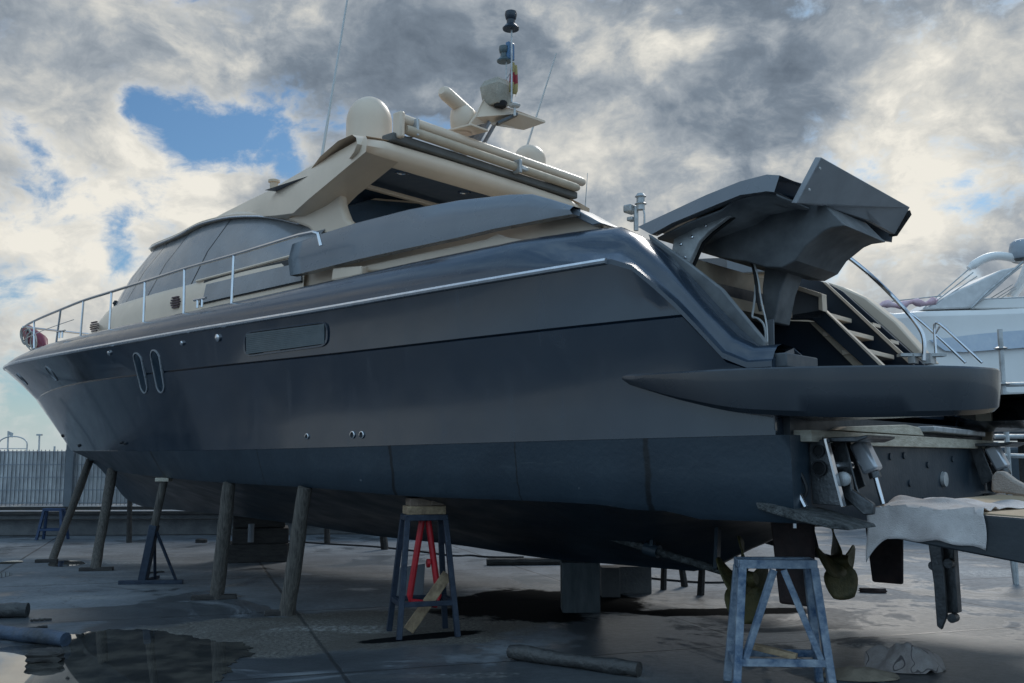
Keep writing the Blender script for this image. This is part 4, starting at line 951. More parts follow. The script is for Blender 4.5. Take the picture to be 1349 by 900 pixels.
puddle([(-60, 862), (40, 850), (90, 838), (104, 834), (150, 829), (190, 829), (232, 834), (262, 842), (310, 846), (338, 853), (322, 866), (300, 878), (300, 892), (270, 905), (200, 960), (-60, 990)])
puddle([(58, 745), (72, 739), (100, 738), (117, 742), (100, 745), (78, 747)]); puddle([(-10, 757), (12, 753), (18, 757), (0, 762), (-12, 762)]); puddle([(0, 740), (25, 738), (34, 740), (15, 743), (-4, 743)])
def thing(q, name, m, loc, label, cat, group=None, bevel=.0, **k): return tag(q.build(name, m, None, loc=loc, bevel=bevel, **k), label, cat, group)
# ---- wooden prop poles
def prop(bx, by, tx, ty, vt, r0, r1, label, plate=None, name='prop_pole', group='wooden poles propping the yacht', square=False, foot=True):
    g = G(bx, by); top = W(HUb(tx, ty, vt)); e = empty(name, g, 0, label, 'prop', group)
    d = top-g; q = MB(); n = 9; path = []; rr = []
    for i in range(n):
        t = i/(n-1); path.append(d*t+Vector((random.uniform(-.005, .005), random.uniform(-.005, .005), 0))*(0 < i < n-1)); rr.append(lerp(r0, r1, t)*(1+random.uniform(-.06, .06)))
    if square: q.bar(Vector((0, 0, .02)), d, r0*1.7, r0*1.7)
    else: q.tube(path, rr, 12)
    q.build('pole', WOODP if not square else WOODD, e, bevel=.006 if square else 0)
    if foot:
        dx, dy, ln, an = foot if isinstance(foot, tuple) else (0, 0, .5, .3)
        M = Matrix.Rotation(an, 3, 'Z'); q = MB(); q.box((dx, dy, .025), (ln, .11, .05), M); q.build('foot_board', WOODD, e, bevel=.006)
    return e
def HUb(x, y, v): 
    p = U(x, y, v); return p
def chine_pt(x, y):
    u, z = solve(x, y, VC, 14.8); return u, VC(u), zc(u)
def prop2(bx, by, tx, ty, *a, **k):
    u, v, z = chine_pt(tx, ty); px = Vector((u, v, z+.0)); global HUb
    HUb = lambda x, y, vt: px
    return prop(bx, by, tx, ty, 0, *a, **k)
prop2(68, 741, 103, 604, .062, .07, 'farthest leaning wooden pole under the bow, its foot by the small puddle', foot=(-.08, .0, .32, .2))
prop2(125, 752, 148, 622, .075, .075, 'second wooden pole from the bow, standing on a crossed board foot', foot=(.02, 0, .46, .18))
prop2(285, 789, 302, 637, .085, .075, 'pale wooden pole between the steel prop and the nearest pole', foot=(-.02, -.03, .5, .22))
prop2(378, 810, 402, 644, .085, .075, 'nearest wooden pole, dark and grey, left of the red and blue stand', foot=(-.09, -.02, .26, .1))
# starboard-side and distant props
def far_prop(bx, by, tx, ty, r, label, group='dark props on the far side of the yacht'):
    g = G(bx, by); t = D(tx, ty, g.y-.02); e = MB(); e.tube([g, t], [r, r*.9], 8); o = e.build('far_prop', WOODD, None, loc=g); tag(o, label, 'prop', group)
far_prop(170, 715, 171, 655, .055, 'short wooden prop seen beyond the bow keel, left of the stacked keel blocks')
far_prop(431, 717, 431, 680, .06, 'dark prop just right of the nearest wooden pole, beyond the keel')
far_prop(507, 724, 503, 690, .07, 'dark slanted prop beyond the keel, just left of the red and blue stand')
far_prop(874, 777, 875, 735, .04, 'dark prop beyond the keel to the right of the single keel post')
far_prop(902, 773, 897, 740, .045, 'slanted dark prop in the middle of three under the stern')
far_prop(923, 784, 925, 745, .045, 'rightmost of three dark props under the stern by the propeller')
# steel prop with tripod brace
g = G(206, 769); u, v, z = chine_pt(216, 632); tp3 = W(Vector((u, v, z)))-g
e = empty('steel_prop', g, 0, 'dark steel prop with tripod brace and base bar under the hull', 'prop')
base0 = G(188, 769)-g; mid_ = base0.lerp(tp3, .55)
MB().bar(base0+Vector((0, 0, .03)), mid_, .13, .10).build('outer_post', BLUEP, e, bevel=.01)
MB().tube([mid_-(tp3-base0)*.08, tp3-Vector((0, 0, .05))], .05, 10).build('inner_post', WOODP, e)
MB().bar(tp3+Vector((-.09, 0, -.03)), tp3+Vector((.09, 0, -.03)), .16, .05).build('head_plate', PLANK, e, bevel=.008)
MB().bar(G(156, 770)-g+Vector((0, 0, .025)), G(241, 769)-g+Vector((0, 0, .025)), .06, .05).build('base_bar', BLUEP, e, bevel=.005)
MB().bar(base0+Vector((0, 0, .03)), G(208, 763)-g+Vector((0, 0, .03)), .05, .04).build('base_bar', BLUEP, e)
MB().tube([mid_-Vector((0, 0, .02)), G(232, 768)-g+Vector((0, 0, .03))], .02, 8).tube([mid_, G(204, 765)-g+Vector((0, 0, .03))], .02, 8).build('brace', BLUEP, e)
# ---- trestle stands
def trestle(name, loc, rz, w, dpt, h, tw_, m, label, cat='stand', xbr=False, t=.05, shelf=.2, dt=None):
    e = empty(name, loc, rz, label, cat)
    dt = dt if dt is not None else dpt*.45
    for sx in (-1, 1):
        for sy in (-1, 1):
            MB().bar(Vector((sx*w/2, sy*dpt/2, 0)), Vector((sx*tw_/2, sy*dt/2, h-t)), t, t).build('leg', m, e, bevel=.004)
    q = MB()
    for sy in (-1, 1): q.bar(Vector((-tw_/2-.02, sy*dt/2, h-t/2)), Vector((tw_/2+.02, sy*dt/2, h-t/2)), t, t*1.1)
    for sx in (-1, 1): q.bar(Vector((sx*tw_/2, -dt/2, h-t/2)), Vector((sx*tw_/2, dt/2, h-t/2)), t, t)
    q.build('top_frame', m, e, bevel=.004)
    f = shelf/h; wx = lerp(w, tw_, f); dy = lerp(dpt, dt, f); q = MB()
    for sy in (-1, 1): q.bar(Vector((-wx/2, sy*dy/2, shelf)), Vector((wx/2, sy*dy/2, shelf)), t*.8, t*.9)
    for sx in (-1, 1): q.bar(Vector((sx*wx/2, -dy/2, shelf)), Vector((sx*wx/2, dy/2, shelf)), t*.8, t*.9)
    q.build('cross_bars', m, e, bevel=.004)
    if xbr:
        for sx in (-1, 1): MB().bar(Vector((sx*.035, -dt/2-.02, h-t*1.2)), Vector((sx*wx*.42, -dy/2, shelf+.02)), t*.8, t*.8).build('diagonal_brace', m, e, bevel=.004)
    return e
sc_ = (G(508, 843)+G(603, 828))/2; sc_.z = 0
hst = 1.6-(676-605)*sc_.y/1300*1.0
print('stand', sc_, hst)
S1 = trestle('trestle_stand', sc_, .30, .54, .50, hst, .36, BLUEP, 'dark blue steel stand with a red frame inside under the hull side', t=.05, shelf=.30)
# red frame inside
q = MB(); hh = hst-.06
q.tube([Vector((-.02, .0, hh)), Vector((-.13, -.02, .36)), Vector((-.12, -.02, .30)), Vector((.12, -.02, .26)), Vector((.14, -.02, .34)), Vector((.04, 0, hh))], .03, 10)
q.tube([Vector((.06, 0, hh*.62)), Vector((.03, 0, hh*.62))], .04, 8)
rf_ = q.build('jack_frame', REDP, None); rf_.location = sc_; rf_.rotation_euler = (0, 0, .30); tag(rf_, 'bright red triangular tube frame hanging inside the dark blue stand', 'frame')
def loc_thing(q, name, m, base, rz, label, cat, bevel=.004):
    o = q.build(name, m, None, bevel=bevel); o.location = base; o.rotation_euler = (0, 0, rz); return tag(o, label, cat)
u, v, z = chine_pt(565, 656); ztop = z
blk = sc_+Vector((.0, .0, 0))
q = MB(); q.box((0, 0, .04), (.36, .26, .075)); loc_thing(q, 'wood_block', CHIP, blk+Vector((0, 0, hst+.001)), .3, 'split pale wood block lying on the dark blue stand', 'block')
q = MB(); q.box((0.02, 0.02, .035), (.34, .24, .07)); q.box((.1, -.03, .038), (.12, .2, .066)); loc_thing(q, 'wood_wedge', mat('brown_block', (.13, .09, .07), .8, 0, 0, 7, .5, 30, col2=(.24, .18, .13)), blk+Vector((0, 0, hst+.08)), .3, 'brown wood block on top of the pale one, touching the hull', 'block')
q = MB(); q.bar((0, 0, 0), Vector((.36, .0, .50)), .10, .035, (0, 1, 0)); loc_thing(q, 'leaning_board', CHIP, G(537, 838)+Vector((0, .06, .04)), .2, 'weathered board end leaning through the legs of the blue stand', 'board')
q = MB(); q.prism([(-.16, 0, 0), (.12, 0, 0), (.14, .02, .30), (-.11, .02, .27)], (0, .01, 0)); loc_thing(q, 'metal_sheet', GREYL, G(540, 826)+Vector((0, .1, .28)), .3, 'grey sheet offcut standing inside the blue stand', 'sheet')
# near worn trestle
s2 = G(1026, 905); s2.z = 0
h2 = 1.6-(735-605)*(s2.y-.12)/1300
print('trestle', s2, h2)
S2 = trestle('worn_trestle', s2, -.06, .66, .40, h2, .50, BLUEW, 'paint-worn blue and white steel trestle in front of the propellers', 'trestle', True, t=.055, shelf=.20, dt=.2)
q = MB(); q.box((0, 0, .02), (.36, .07, .04)); o = loc_thing(q, 'wood_offcut', CHIP, s2+Vector((-.05, .0, .23)), 0, 'brown wood offcut lying on the lower bars of the worn trestle', 'offcut'); o.rotation_euler = (0, .15, -.5)
# blue trestle far by the wall
s3 = G(69, 711); trestle('small_trestle', s3, 0, .5, .3, .62, .34, mat('bright_blue_steel', (.015, .04, .10), .5, .1, .3, 9), 'small bright blue trestle by the fence wall behind the first pole', 'trestle', t=.05, shelf=.2)
# ---- keel supports
k0 = G(340, 738); q = MB()
kb = empty('keel_blocks', k0, TH*0+.25, 'dark stack of timber keel blocks under the forefoot of the keel', 'keel block')
for i, (zz, w_, d_, h_) in enumerate(((.14, .92, .8, .28), (.40, .86, .7, .24), (.66, .8, .6, .26))):
    MB().box((random.uniform(-.03, .03), random.uniform(-.03, .03), zz), (w_, d_, h_)).build('block', WOODD, kb, bevel=.015)
MB().tube([Vector((-.12, -.45, .32)), Vector((-.12, -.45, .6))], .05, 10).build('roller', GREYL, kb)
g = G(374, 737); q = MB(); q.lathe([(.05, 0), (.11, .02), (.11, .06), (.05, .08)], Vector((0, 0, .13)), 16, Matrix.Rotation(R(80), 3, 'X')); q.tube([Vector((-.1, 0, .2)), Vector((.12, 0, .24))], .03, 8); tag(q.build('hose_reel', BLACK, None), 'small black round fitting on the ground right of the stacked keel blocks', 'fitting').location = g
g = G(766, 808); h_ = zk(B(g).x)-.01
q = MB(); q.box((0, 0, .62/2), (.40, .40, .62)); o = loc_thing(q, 'keel_post', mat('wet_timber', (.03, .04, .045), .7, 0, 0, 4, .5, 25, col2=(.07, .08, .085), stretch=(4, 4, .7)), g+Vector((0, .2, 0)), 0, 'square upright timber post carrying the keel behind the black puddle', 'keel post', .01)
h_ = zk(B(g+Vector((0, .2, 0))).x); o.scale.z = h_/.62
g = G(808, 800); q = MB(); q.box((0, 0, .17), (.22, .3, .34)); loc_thing(q, 'pale_post', mat('pale_concrete', (.1, .1, .1), .8, 0, .2, 6, .4, 30), g+Vector((.05, .9, 0)), 0, 'short grey block standing right of the square keel post', 'block', .01)
g = G(846, 795); q = MB(); q.box((0, 0, .16), (.42, .25, .32)); loc_thing(q, 'low_block', CONC, g+Vector((0, .9, 0)), .1, 'low wide concrete block behind the wet floor under the stern', 'block', .01)
# ---- loose timbers, logs, debris
def log(x0, y0, x1, y1, r, m, label, name='log', cat='log', seg=12, rough=.1, knob=0):
    a = G(x0, y0); b_ = G(x1, y1); a.z = b_.z = r*.93; L = b_-a; q = MB(); n = 12; rr = []; pa = []
    for i in range(n+1):
        t = i/n; pa.append(a+L*t+Vector((0, 0, random.uniform(-.005, .005)))); rr.append(r*(1+random.uniform(-rough, rough)*.6))
    q.tube(pa, rr, seg); return thing(q, name, m, Vector((a.x, a.y, 0)), label, cat)
WLOG = mat('wet_log', (.018, .02, .022), .5, 0, 0, 6, .8, 25, col2=(.06, .06, .058))
log(672, 868, 842, 892, .06, WLOG, 'dark wet log with a pale split end lying in the foreground', rough=.25)
log(-60, 815, 36, 813, .075, WLOG, 'dark log end poking in from the left edge of the yard', rough=.1)
log(-60, 834, 86, 852, .065, mat('bluish_log', (.03, .035, .04), .6, 0, 0, 4, .6, 25, col2=(.05, .08, .13)), 'grey log with a bluish stain crossing the puddle edge at the left', rough=.15)
log(641, 745, 745, 744, .055, WOODD, 'straight dark timber on the floor beyond the keel, left of the keel post', 'timber', 'timber', 8, .05)
log(40, 819, 68, 817, .012, WOODD, 'thin dark stick lying beside the log end at the left', 'stick', 'stick', 6)
log(30, 831, 62, 827, .014, WOODD, 'thin stick lying between the two logs at the left', 'stick', 'stick', 6)
log(196, 756, 216, 754, .012, WOODD, 'short stick on the concrete just behind the steel prop', 'stick', 'stick', 6)
log(1040, 728, 1040, 727, .01, WOODD, 'x', 'stick', 'stick', 6) if False else None
def rock(x, y, sx, sy, sz, m, label, name='brick_piece', cat='rubble', rz=0):
    g = G(x, y); bm = bmesh.new(); bmesh.ops.create_icosphere(bm, subdivisions=3, radius=1)
    q = MB(); vs = []
    for v_ in bm.verts:
        c_ = v_.co; k = 1/max(abs(c_.x), abs(c_.y), abs(c_.z))**.75; k *= 1+.12*math.sin(c_.x*5+c_.y*7+x)+.08*math.sin(c_.z*9+y); c2 = Matrix.Rotation(rz, 3, 'Z')@Vector((c_.x*k*sx, c_.y*k*sy, max(-1, c_.z*k)*sz)); vs.append(g+c2+Vector((0, 0, sz*.85)))
    q.add(vs, [tuple(v_.index for v_ in f_.verts) for f_ in bm.faces]); bm.free(); return thing(q, name, m, g, label, cat, smooth=30)
rock(60, 872, .13, .07, .055, CHIP if False else WOODD, 'dark broken timber piece lying in the puddle at the left edge', 'timber_piece', 'timber piece', .2)
rock(1150, 781, .15, .04, .03, RUST, 'flat reddish scrap lying on the floor below the far propeller', 'scrap', 'scrap', -.2)
rock(265, 385+330, .1, .06, .04, WOODD, 'small dark scrap on the floor beyond the keel', 'scrap', 'scrap')
for i, (x, y) in enumerate(((455, 708), (441, 713), (500, 716))): pass
# hose on the ground beyond the keel
def hose(px, r, label): q = MB(); P = chaikin([G(x, y, r) for x, y in px], 2); q.tube(P, r, 6); thing(q, 'hose', BLACK, Vector((P[0].x, P[0].y, 0)), label, 'hose')
hose([(372, 712), (410, 715), (440, 717), (480, 719), (505, 721), (560, 727), (600, 733), (620, 731), (640, 734), (690, 734)], .016, 'thin black hose running across the lit floor beyond the keel')
hose([(790, 752), (840, 760), (900, 766), (940, 768), (985, 765)], .014, 'thin dark hose on the floor under the stern behind the props')
# floor rag with heap
def heap(name, cx, cy, w, h, d, m, label, cat, seed=1):
    g = G(cx, cy); rnd = random.Random(seed); q = MB(); n = 44; rows = []
    ph = [rnd.uniform(0, 6) for _ in range(8)]
    for i in range(n+1):
        row = []
        for j in range(n+1):
            x = (i/n*2-1); y = (j/n*2-1); rr = math.sqrt(x*x+y*y*1.0); edge = max(0, 1-rr**2.4*(1+.25*math.sin(math.atan2(y, x)*5+ph[0])))
            z = edge**.7*h*(.62+.38*math.sin(x*3+ph[1])*math.cos(y*2.+ph[2]))+edge*h*.10*math.sin(x*7+y*4+ph[3]+1.5*math.sin(y*3+ph[5]))+edge*h*.05*math.sin(x*11-y*9+ph[4]+2*math.sin(x*4))
            s_ = 1/max(1, rr); row.append(g+Vector((x*s_*w, y*s_*d, max(.004, z+.006))))
        rows.append(row)
    q.rows(rows); return thing(q, name, m, g, label, cat, smooth=60)
RAG = mat('patterned_rag', (.26, .22, .20), .95, 0, 0, 9, .7, 120, col2=(.42, .38, .36))
_n = NT(RAG.node_tree); _b = RAG.node_tree.nodes['Principled BSDF']; _tc = RAG.node_tree.nodes['Texture Coordinate'].outputs['Object']
_src = _b.inputs['Base Color'].links[0].from_socket; _ns = _n.noise(_tc, 5.5, 1.5, .4, .6); _n.L.new(_n.mix(_n.m('MULTIPLY', _n.rng(_n.m('ABSOLUTE', _n.m('SUBTRACT', _ns, .52)), .008, .022, 1., 0.), .8), _src, (.05, .04, .045, 1)), _b.inputs['Base Color'])
heap('floor_rag', 1192, 880, .30, .24, .24, RAG, 'crumpled grey towel with dark ring pattern heaped on the ground', 'rag', 5)
heap('canvas_rag', 1135, 893, .28, .09, .16, mat('beige_canvas', (.24, .2, .15), .95, 0, .2, 8, .5, 80), 'flat beige canvas cloth under the crumpled towel on the ground', 'cloth', 9)

# ---- low wall, guard rail, mesh fence on the left
yw = G(0, 712).y
def wall():
    a = Vector((-26, yw+.2, 0)); b_ = Vector((6, yw+2.2, 0)); d = (b_-a).normalized(); nn = Vector((-d.y, d.x, 0))
    ang = math.atan2(d.y, d.x); L = (b_-a).length
    q = MB(); q.box((L/2, .15, .23), (L, .3, .46)); o = q.build('low_wall', CONC, None, bevel=.02); o.location = a; o.rotation_euler = (0, 0, ang); tag(o, 'low concrete wall along the far side of the yard', 'wall')
    e = empty('guard_rail', a+nn*.0, ang, 'dark horizontal beam barrier fixed along the low wall', 'guard rail')
    for z in (.47, .57):
        MB().box((L/2, -.04, z), (L, .08, .07)).build('beam', WOODD, e, bevel=.01)
    MB().box((L/2, -.10, .34), (L, .1, .03)).build('beam', WOODD, e, bevel=.005)
    fz0, fz1 = .62, 1.80
    f = empty('mesh_fence', a+nn*.12, ang, 'grey welded mesh fence with posts on the low wall', 'fence')
    q = MB(); x = 0
    while x < L: q.bar(Vector((x, 0, fz0)), Vector((x, 0, fz1)), .026, .008); x += .085
    q.build('mesh_bars', mat('fence_grey', (.21, .215, .22), .6, .1, .25, 3), f, smooth=0)
    q = MB()
    for z in (.68, .95, 1.22, 1.49, 1.76): q.bar(Vector((0, -.008, z)), Vector((L, -.008, z)), .01, .014)
    q.build('mesh_wires', mat('fence_wire', (.3, .33, .38), .6), f)
    q = MB(); q.box((L/2, .03, (fz0+fz1)/2), (L, .01, fz1-fz0-.06)); q.build('shade_net', mat('torn_net', (.36, .37, .39), .9, 0, 0, 2.2, 0, col2=(.85, .85, .84), stretch=(2.4, 1, .7)), f)
    x = 1.3
    while x < L: MB().box((x, -.03, (fz1+.5)/2+.1), (.16, .10, fz1-.3)).build('post', mat('fence_post', (.16, .18, .2), .7, 0, .1, 5), f, bevel=.01); x += 2.55
wall()
# far poles and small roofs beyond the fence
for i, (x, y0, y1, r, lb) in enumerate(((11, 600, 568, .05, 'thin flag pole with tiny flag far beyond the fence at the left'), (52, 600, 573, .05, 'plain thin lamp pole far beyond the fence'), (72, 600, 588, .06, 'shortest pole beyond the fence, beside the bow'))):
    a = D(x, y0, 60); a.z = 0; b_ = D(x, y1, 60); q = MB(); q.tube([a, b_], r, 6)
    if i == 0: q.prism([b_, b_+Vector((.3, 0, -.12)), b_+Vector((.26, 0, -.4)), b_+Vector((0, 0, -.2))], (0, .03, 0))
    if i == 1: q.box(b_, (.3, .2, .1))
    thing(q, 'far_pole', GALV, a, lb, 'pole')
q = MB(); c_ = D(15, 594, 45); 
q.tube([c_+Vector((.65*math.cos(t)+.05, 0, .3+.35*math.sin(t))) for t in [math.pi*j/12 for j in range(13)]], .03, 6); q.tube([c_+Vector((-.6, 0, .1)), c_+Vector((.7, 0, .1))], .02, 6)
for s_ in (-.6, .7): q.tube([Vector((c_.x+s_, c_.y, 0)), c_+Vector((s_, 0, .3))], .03, 6)
thing(q, 'tube_frame', GALV, Vector((c_.x, c_.y, 0)), 'curved white tube frame standing beyond the fence at the left edge', 'frame')

# ================================================================== BACKGROUND YACHT (right)
DY = 24.0
fy = empty('white_yacht', Vector((D(1349, 600, DY).x, DY, 0)), 0, 'pale white yacht with curved arch propped up behind the stern', 'yacht')
FO = Vector(fy.location)
def FP(x, y, dd=0.): return D(x, y, DY+dd)-FO
def fpoly(name, px, depth, m, d0=0., bevel=.03, par=fy): q = MB(); q.prism([FP(x, y, d0) for x, y in px], (0, depth, 0)); return q.build(name, m, par, bevel=bevel)
fpoly('hull', [(1150, 405), (1180, 412), (1215, 409), (1300, 407), (1480, 400), (1480, 515), (1420, 524), (1330, 525), (1240, 500), (1205, 470), (1165, 425)], 4.5, WHITEF, 0, .15)
fpoly('hull_cover', [(1225, 448), (1290, 440), (1335, 436), (1480, 428), (1480, 452), (1349, 458), (1270, 464), (1245, 462)], .05, mat('blue_white_cover', (.45, .52, .62), .5, 0, 0, 3, .2, 12, col2=(.6, .65, .7)), -.1, 0)
fpoly('hull_bottom', [(1312, 526), (1480, 524), (1480, 577), (1400, 577), (1311, 575)], 4, mat('far_antifouling', (.012, .02, .03), .5), .1, .05)
fpoly('deckhouse', [(1215, 408), (1258, 384), (1285, 372), (1320, 355), (1349, 350), (1330, 365), (1305, 388), (1279, 406)], 2.0, mat('far_wing', (.62, .61, .6), .5), .2, .04)
fpoly('cockpit_windscreen', [(1279, 407), (1296, 394), (1330, 391), (1480, 388), (1480, 406), (1349, 406)], 2.5, WHITEF, .3, .03)
q = MB(); P = chaikin([FP(x, y, .4) for x, y in ((1276, 354), (1290, 344), (1304, 338), (1320, 337), (1340, 341), (1420, 342))], 2)
q.tube(P, [.07]*3+[.11]*(len(P)-3), 12); q.build('radar_arch', WHITEF, fy)
for o_ in (0, 5, 10): MB().tube([FP(1216+o_*1.6, 407-o_*.6, .2), FP(1277+o_, 354+o_, .3)], .016, 6).build('arch_strut', GALV, fy)
for o_ in (0, 5, 9): MB().tube([FP(1283+o_*1.5, 407, 1.), FP(1334+o_*.5, 375+o_*.6, 1.)], .013, 6).build('arch_strut', GALV, fy)
MB().tube([FP(1348, 345, .1), FP(1300, 385, .1), FP(1279, 406, .1)], .03, 6).build('wing_edge', GALV, fy)
q = MB(); q.tube(chaikin([FP(1332, 392, 1.2), FP(1345, 375, 1.2), FP(1352, 355, 1.2), FP(1356, 345, 1.2)], 2), .12, 8); q.build('arch_leg', WHITEF, fy)
MB().tube([FP(1165, 398, -.2), FP(1240, 390, -.2)], .015, 6).tube([FP(1296, 394, -.2), FP(1480, 387, -.2)], .015, 6).build('bow_rail', GALV, fy)
q = MB(); c_ = FP(1349, 342, .4); q.lathe([(.30, 0), (.33, .05), (.34, .25), (.30, .42), (.2, .5), (.03, .53)], c_, 20); q.build('radar_dome', mat('grey_dome', (.3, .34, .38), .5), fy)
MB().lathe([(.25, -.06), (.33, 0)], c_, 16).build('dome_foot', BRKT, fy)
# supports of the white yacht
for k, x in enumerate((1345, 1420)):
    q = MB(); a = D(x, 577, DY+1.5); q.tube([Vector((a.x, a.y, 0)), a], .09, 8); thing(q, 'hull_support', WOODD, Vector((a.x, a.y, 0)), ('dark post holding up the white yacht at the right edge', 'post under the white yacht hidden past the right edge')[k], 'support')
# faded red covers on its bow
q = MB(); a, b_ = D(1158, 402, 23.4), D(1235, 396, 23.6); pa = [a.lerp(b_, t)+Vector((0, 0, .04*math.sin(t*14)-.02)) for t in [k/14 for k in range(15)]]
q.tube(pa, [.03]+[.075+.03*math.sin(k*1.7) for k in range(13)]+[.03], 10); thing(q, 'rolled_cover', PINK, Vector((a.x, a.y, a.z)), 'faded red rolled cover lying on the bow of the white yacht', 'cover')
# scaffold right of the stern
e = empty('scaffold_frame', Vector((D(1322, 600, 13).x, 13, 0)), 0, 'grey scaffold frame of upright and cross tubes right of the stern', 'scaffold')
EO = Vector(e.location)
def sp_(x, y, d=13.): return D(x, y, d)-EO
def tub(a, b_, r=.03, nm='tube', m=GALV): MB().tube([a, b_], r, 8).build(nm, m, e)
t1 = sp_(1317, 434); tub(Vector((t1.x+.02, 0, 0)), t1, .035, 'upright'); MB().lathe([(.05, -.02), (.09, 0), (.05, .02)], sp_(1318.5, 459), 12).build('coupler', GALV, e); MB().lathe([(.05, -.02), (.09, 0), (.05, .02)], sp_(1322, 506), 12).build('coupler', GALV, e)
tub(sp_(1322, 507), sp_(1480, 503), .03, 'crossbar'); tub(sp_(1310, 575), sp_(1480, 575), .03, 'crossbar'); tub(sp_(1318, 600), sp_(1480, 605), .03, 'crossbar')
tub(sp_(1312, 582), Vector((sp_(1330, 640).x, 0, 0)), .03, 'upright'); t2 = sp_(1400, 480, 14); tub(Vector((t2.x, t2.y, 0)), t2, .035, 'upright')
# distant yard clutter seen through the gap right of the stern: a dark shed-like boat bottom on props
q = MB(); P = [D(x, y, 32) for x, y in ((1120, 602), (1200, 592), (1480, 585), (1480, 640), (1360, 655), (1200, 650))]
q.prism(P, (0, 6, 0)); thing(q, 'distant_hull', mat('distant_dark', (.03, .045, .06), .6), Vector((P[0].x, 32, 0)), 'long dark hull lying low in the distance behind the transom', 'hull', bevel=.1)
q = MB(); q.box((0, 0, 1.05), (30, 4, 2.1)); o = loc_thing(q, 'far_building', mat('far_grey_wall', (.16, .18, .2), .8, 0, .15, .5), Vector((9, 75, 0)), -.03, 'low grey building far behind the keel at the yard edge', 'building', .05)

# ================================================================== LIGHT
BACK_FILL = .5; SUN_AZ = R(24); SUN_EL = R(38)      # azimuth clockwise from +Y
w = bpy.data.worlds.new('World'); sc.world = w; w.use_nodes = True; nt = w.node_tree; n = NT(nt)
bg = nt.nodes['Background']; bg.inputs['Strength'].default_value = .1
sky = n.N.new('ShaderNodeTexSky'); sky.sky_type = 'NISHITA'; sky.sun_disc = False; sky.sun_elevation = SUN_EL; sky.sun_rotation = SUN_AZ; sky.air_density = 1.; sky.dust_density = .6; sky.ozone_density = 2.
dv = n.v('NORMALIZE', n.N.new('ShaderNodeTexCoord').outputs['Generated']); X, Y, Z = n.sep(dv)
zz = n.m('ADD', n.m('MAXIMUM', Z, 0.), .22); pv = n.comb(n.m('DIVIDE', X, zz), n.m('DIVIDE', Y, zz), 0.)
def gauss(x, y, sig, amp):
    d = ray(x, y).normalized(); dt = n.v('DOT_PRODUCT', dv, tuple(d), 1)
    ang = n.m('ARCCOSINE', n.m('MINIMUM', dt, 1.)); t = n.m('DIVIDE', ang, R(sig)); return n.m('MULTIPLY', n.m('EXPONENT', n.m('MULTIPLY', n.m('MULTIPLY', t, t), -1.)), amp)
def gsum(L):
    o = None
    for g in L: s_ = gauss(*g); o = s_ if o is None else n.m('ADD', o, s_)
    return o
qv = n.v('MULTIPLY', dv, (1., 1., 1.5)); wrp = n.v('MULTIPLY', n.v('SUBTRACT', n.noise(qv, 9, 3, .5, out='Color'), (.5, .5, .5)), (.06, .06, .06)); qw = n.v('ADD', qv, wrp)
n1 = n.noise(qw, 4.6, 12, .60); n2 = n.noise(n.v('ADD', qw, (3.1, 7.7, 0)), 3.6, 12, .58); n3 = n.noise(n.v('ADD', qw, (9.1, 1.7, 2)), 12., 9, .62)
n4 = n.noise(n.v('ADD', qw, (4.1, 2.2, 5)), 34., 8, .6); sh = n.noise(n.v('ADD', qw, (.016, .006, .03)), 4.6, 12, .60); lit = n.m('MULTIPLY', n.m('SUBTRACT', n1, sh), 1.9)
gap = gsum([(160, 120, 1.5, .30), (205, 150, 1.7, .36), (255, 170, 1.8, .36), (300, 195, 1.8, .36), (240, 215, 1.5, .22), (335, 165, 1.5, .2), (375, 200, 1.3, .3), (20, 170, 1.2, .3), (55, 205, 1.0, .26),
            (200, 268, 1.3, .17), (150, 290, 1.1, .18), (160, 358, 1.6, .22), (10, 540, 3.5, .33), (50, 430, 2.5, .22), (60, 560, 2.5, .2), (1090, 372, 2.6, .2), (1010, 400, 2.5, .18), (30, 100, 1.3, -.12)])
cov = n.m('ADD', n.m('ADD', n.m('MULTIPLY', n.m('SUBTRACT', n1, .5), 1.5), n.m('ADD', n.m('MULTIPLY', n.m('SUBTRACT', n3, .5), 1.1), n.m('MULTIPLY', n.m('SUBTRACT', n4, .5), .45))), n.m('SUBTRACT', .28, gap))
al = n.rng(cov, -.15, .2)
br = n.m('ADD', n.m('MULTIPLY', n.m('SUBTRACT', n2, .5), 1.5), n.m('MULTIPLY', n.m('SUBTRACT', n3, .5), n.m('ADD', .5, n.m('MULTIPLY', n.rng(n2, .42, .58), 1.1))))
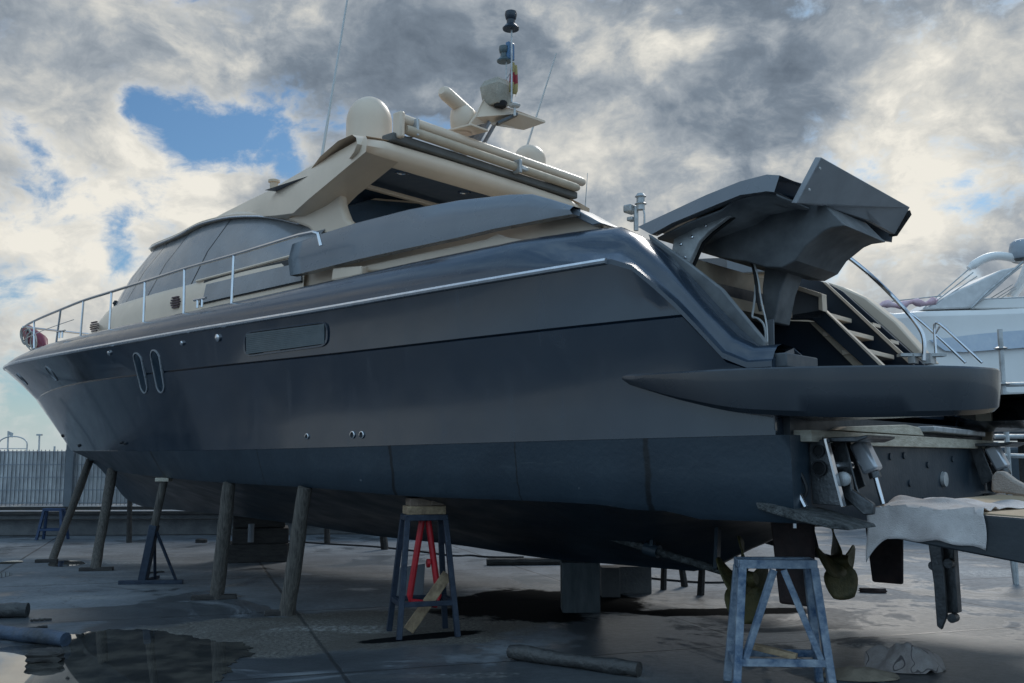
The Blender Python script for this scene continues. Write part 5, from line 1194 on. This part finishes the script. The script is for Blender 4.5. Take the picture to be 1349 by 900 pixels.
br = n.m('ADD', br, gsum([(50, 230, 9, .2), (330, 30, 5, .2), (40, 70, 4, .2), (230, 290, 6, .14), (1300, 110, 5, .27), (1130, 130, 3, .12), (800, 280, 5, .28), (1220, 210, 5, .16), (1190, 310, 5, .2), (870, 70, 2.5, .12), (470, 140, 3, .15), (720, 200, 4, .16), (100, 350, 7, .12),
                         (560, 60, 9, -.22), (1000, 170, 8, -.14), (400, 90, 4, -.2), (1060, 60, 6, -.12), (180, 60, 3, -.16), (1340, 260, 3, -.15), (40, 250, 1.6, -.1)]))
edge = n.m('MULTIPLY', n.rng(cov, .0, .22, 1., 0.), .34)          # thin cloud edges are lit through
br = n.m('ADD', n.m('ADD', br, edge), n.m('ADD', n.m('ADD', .48, lit), n.m('MULTIPLY', n.m('SUBTRACT', n4, .5), .3)))
# added fill: unseen clouds behind the camera are brightened
br = n.m('ADD', br, n.m('MULTIPLY', n.rng(Y, .35, -.3), BACK_FILL))
cr = n.N.new('ShaderNodeValToRGB'); n.L.new(br, cr.inputs[0]); el = cr.color_ramp.elements
el[0].position = .0; el[0].color = (.13, .165, .21, 1); el[1].position = 1.; el[1].color = (.86, .83, .75, 1)
for p_, c_ in ((.25, (.20, .245, .30)), (.5, (.36, .40, .44)), (.75, (.62, .62, .59))): q_ = cr.color_ramp.elements.new(p_); q_.color = (*c_, 1)
cl = n.v('MULTIPLY', cr.outputs[0], n.mix(n.m('MAXIMUM', n.rng(Y, .4, -.3), n.rng(Z, .46, .75)), (10, 10, 10, 1), (6.6, 10.0, 14.6, 1)))  # unseen sky behind and overhead tinted blue to cool the light
skc = n.v('MULTIPLY', sky.outputs[0], (.50, .70, .82)); skc = n.v('MULTIPLY', skc, (1., 1., 1.))
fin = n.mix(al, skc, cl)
# pale band of thin haze cloud low on the horizon
fin = n.mix(n.m('MULTIPLY', n.rng(Z, .0, .10, .75, 0.), 1.), fin, (5.2, 5.9, 6.2, 1))
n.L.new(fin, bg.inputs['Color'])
sl_ = bpy.data.lights.new('sun', 'SUN'); sl_.energy = 1.3; sl_.angle = R(14); sl_.color = (1, .96, .9)
so = bpy.data.objects.new('sun', sl_); C.objects.link(so)
d = Vector((math.sin(SUN_AZ)*math.cos(SUN_EL), math.cos(SUN_AZ)*math.cos(SUN_EL), math.sin(SUN_EL))); so.rotation_euler = d.to_track_quat('Z', 'Y').to_euler()
sc.view_settings.view_transform = 'Standard'; sc.view_settings.look = 'None'; sc.view_settings.exposure = 0; sc.view_settings.gamma = 1
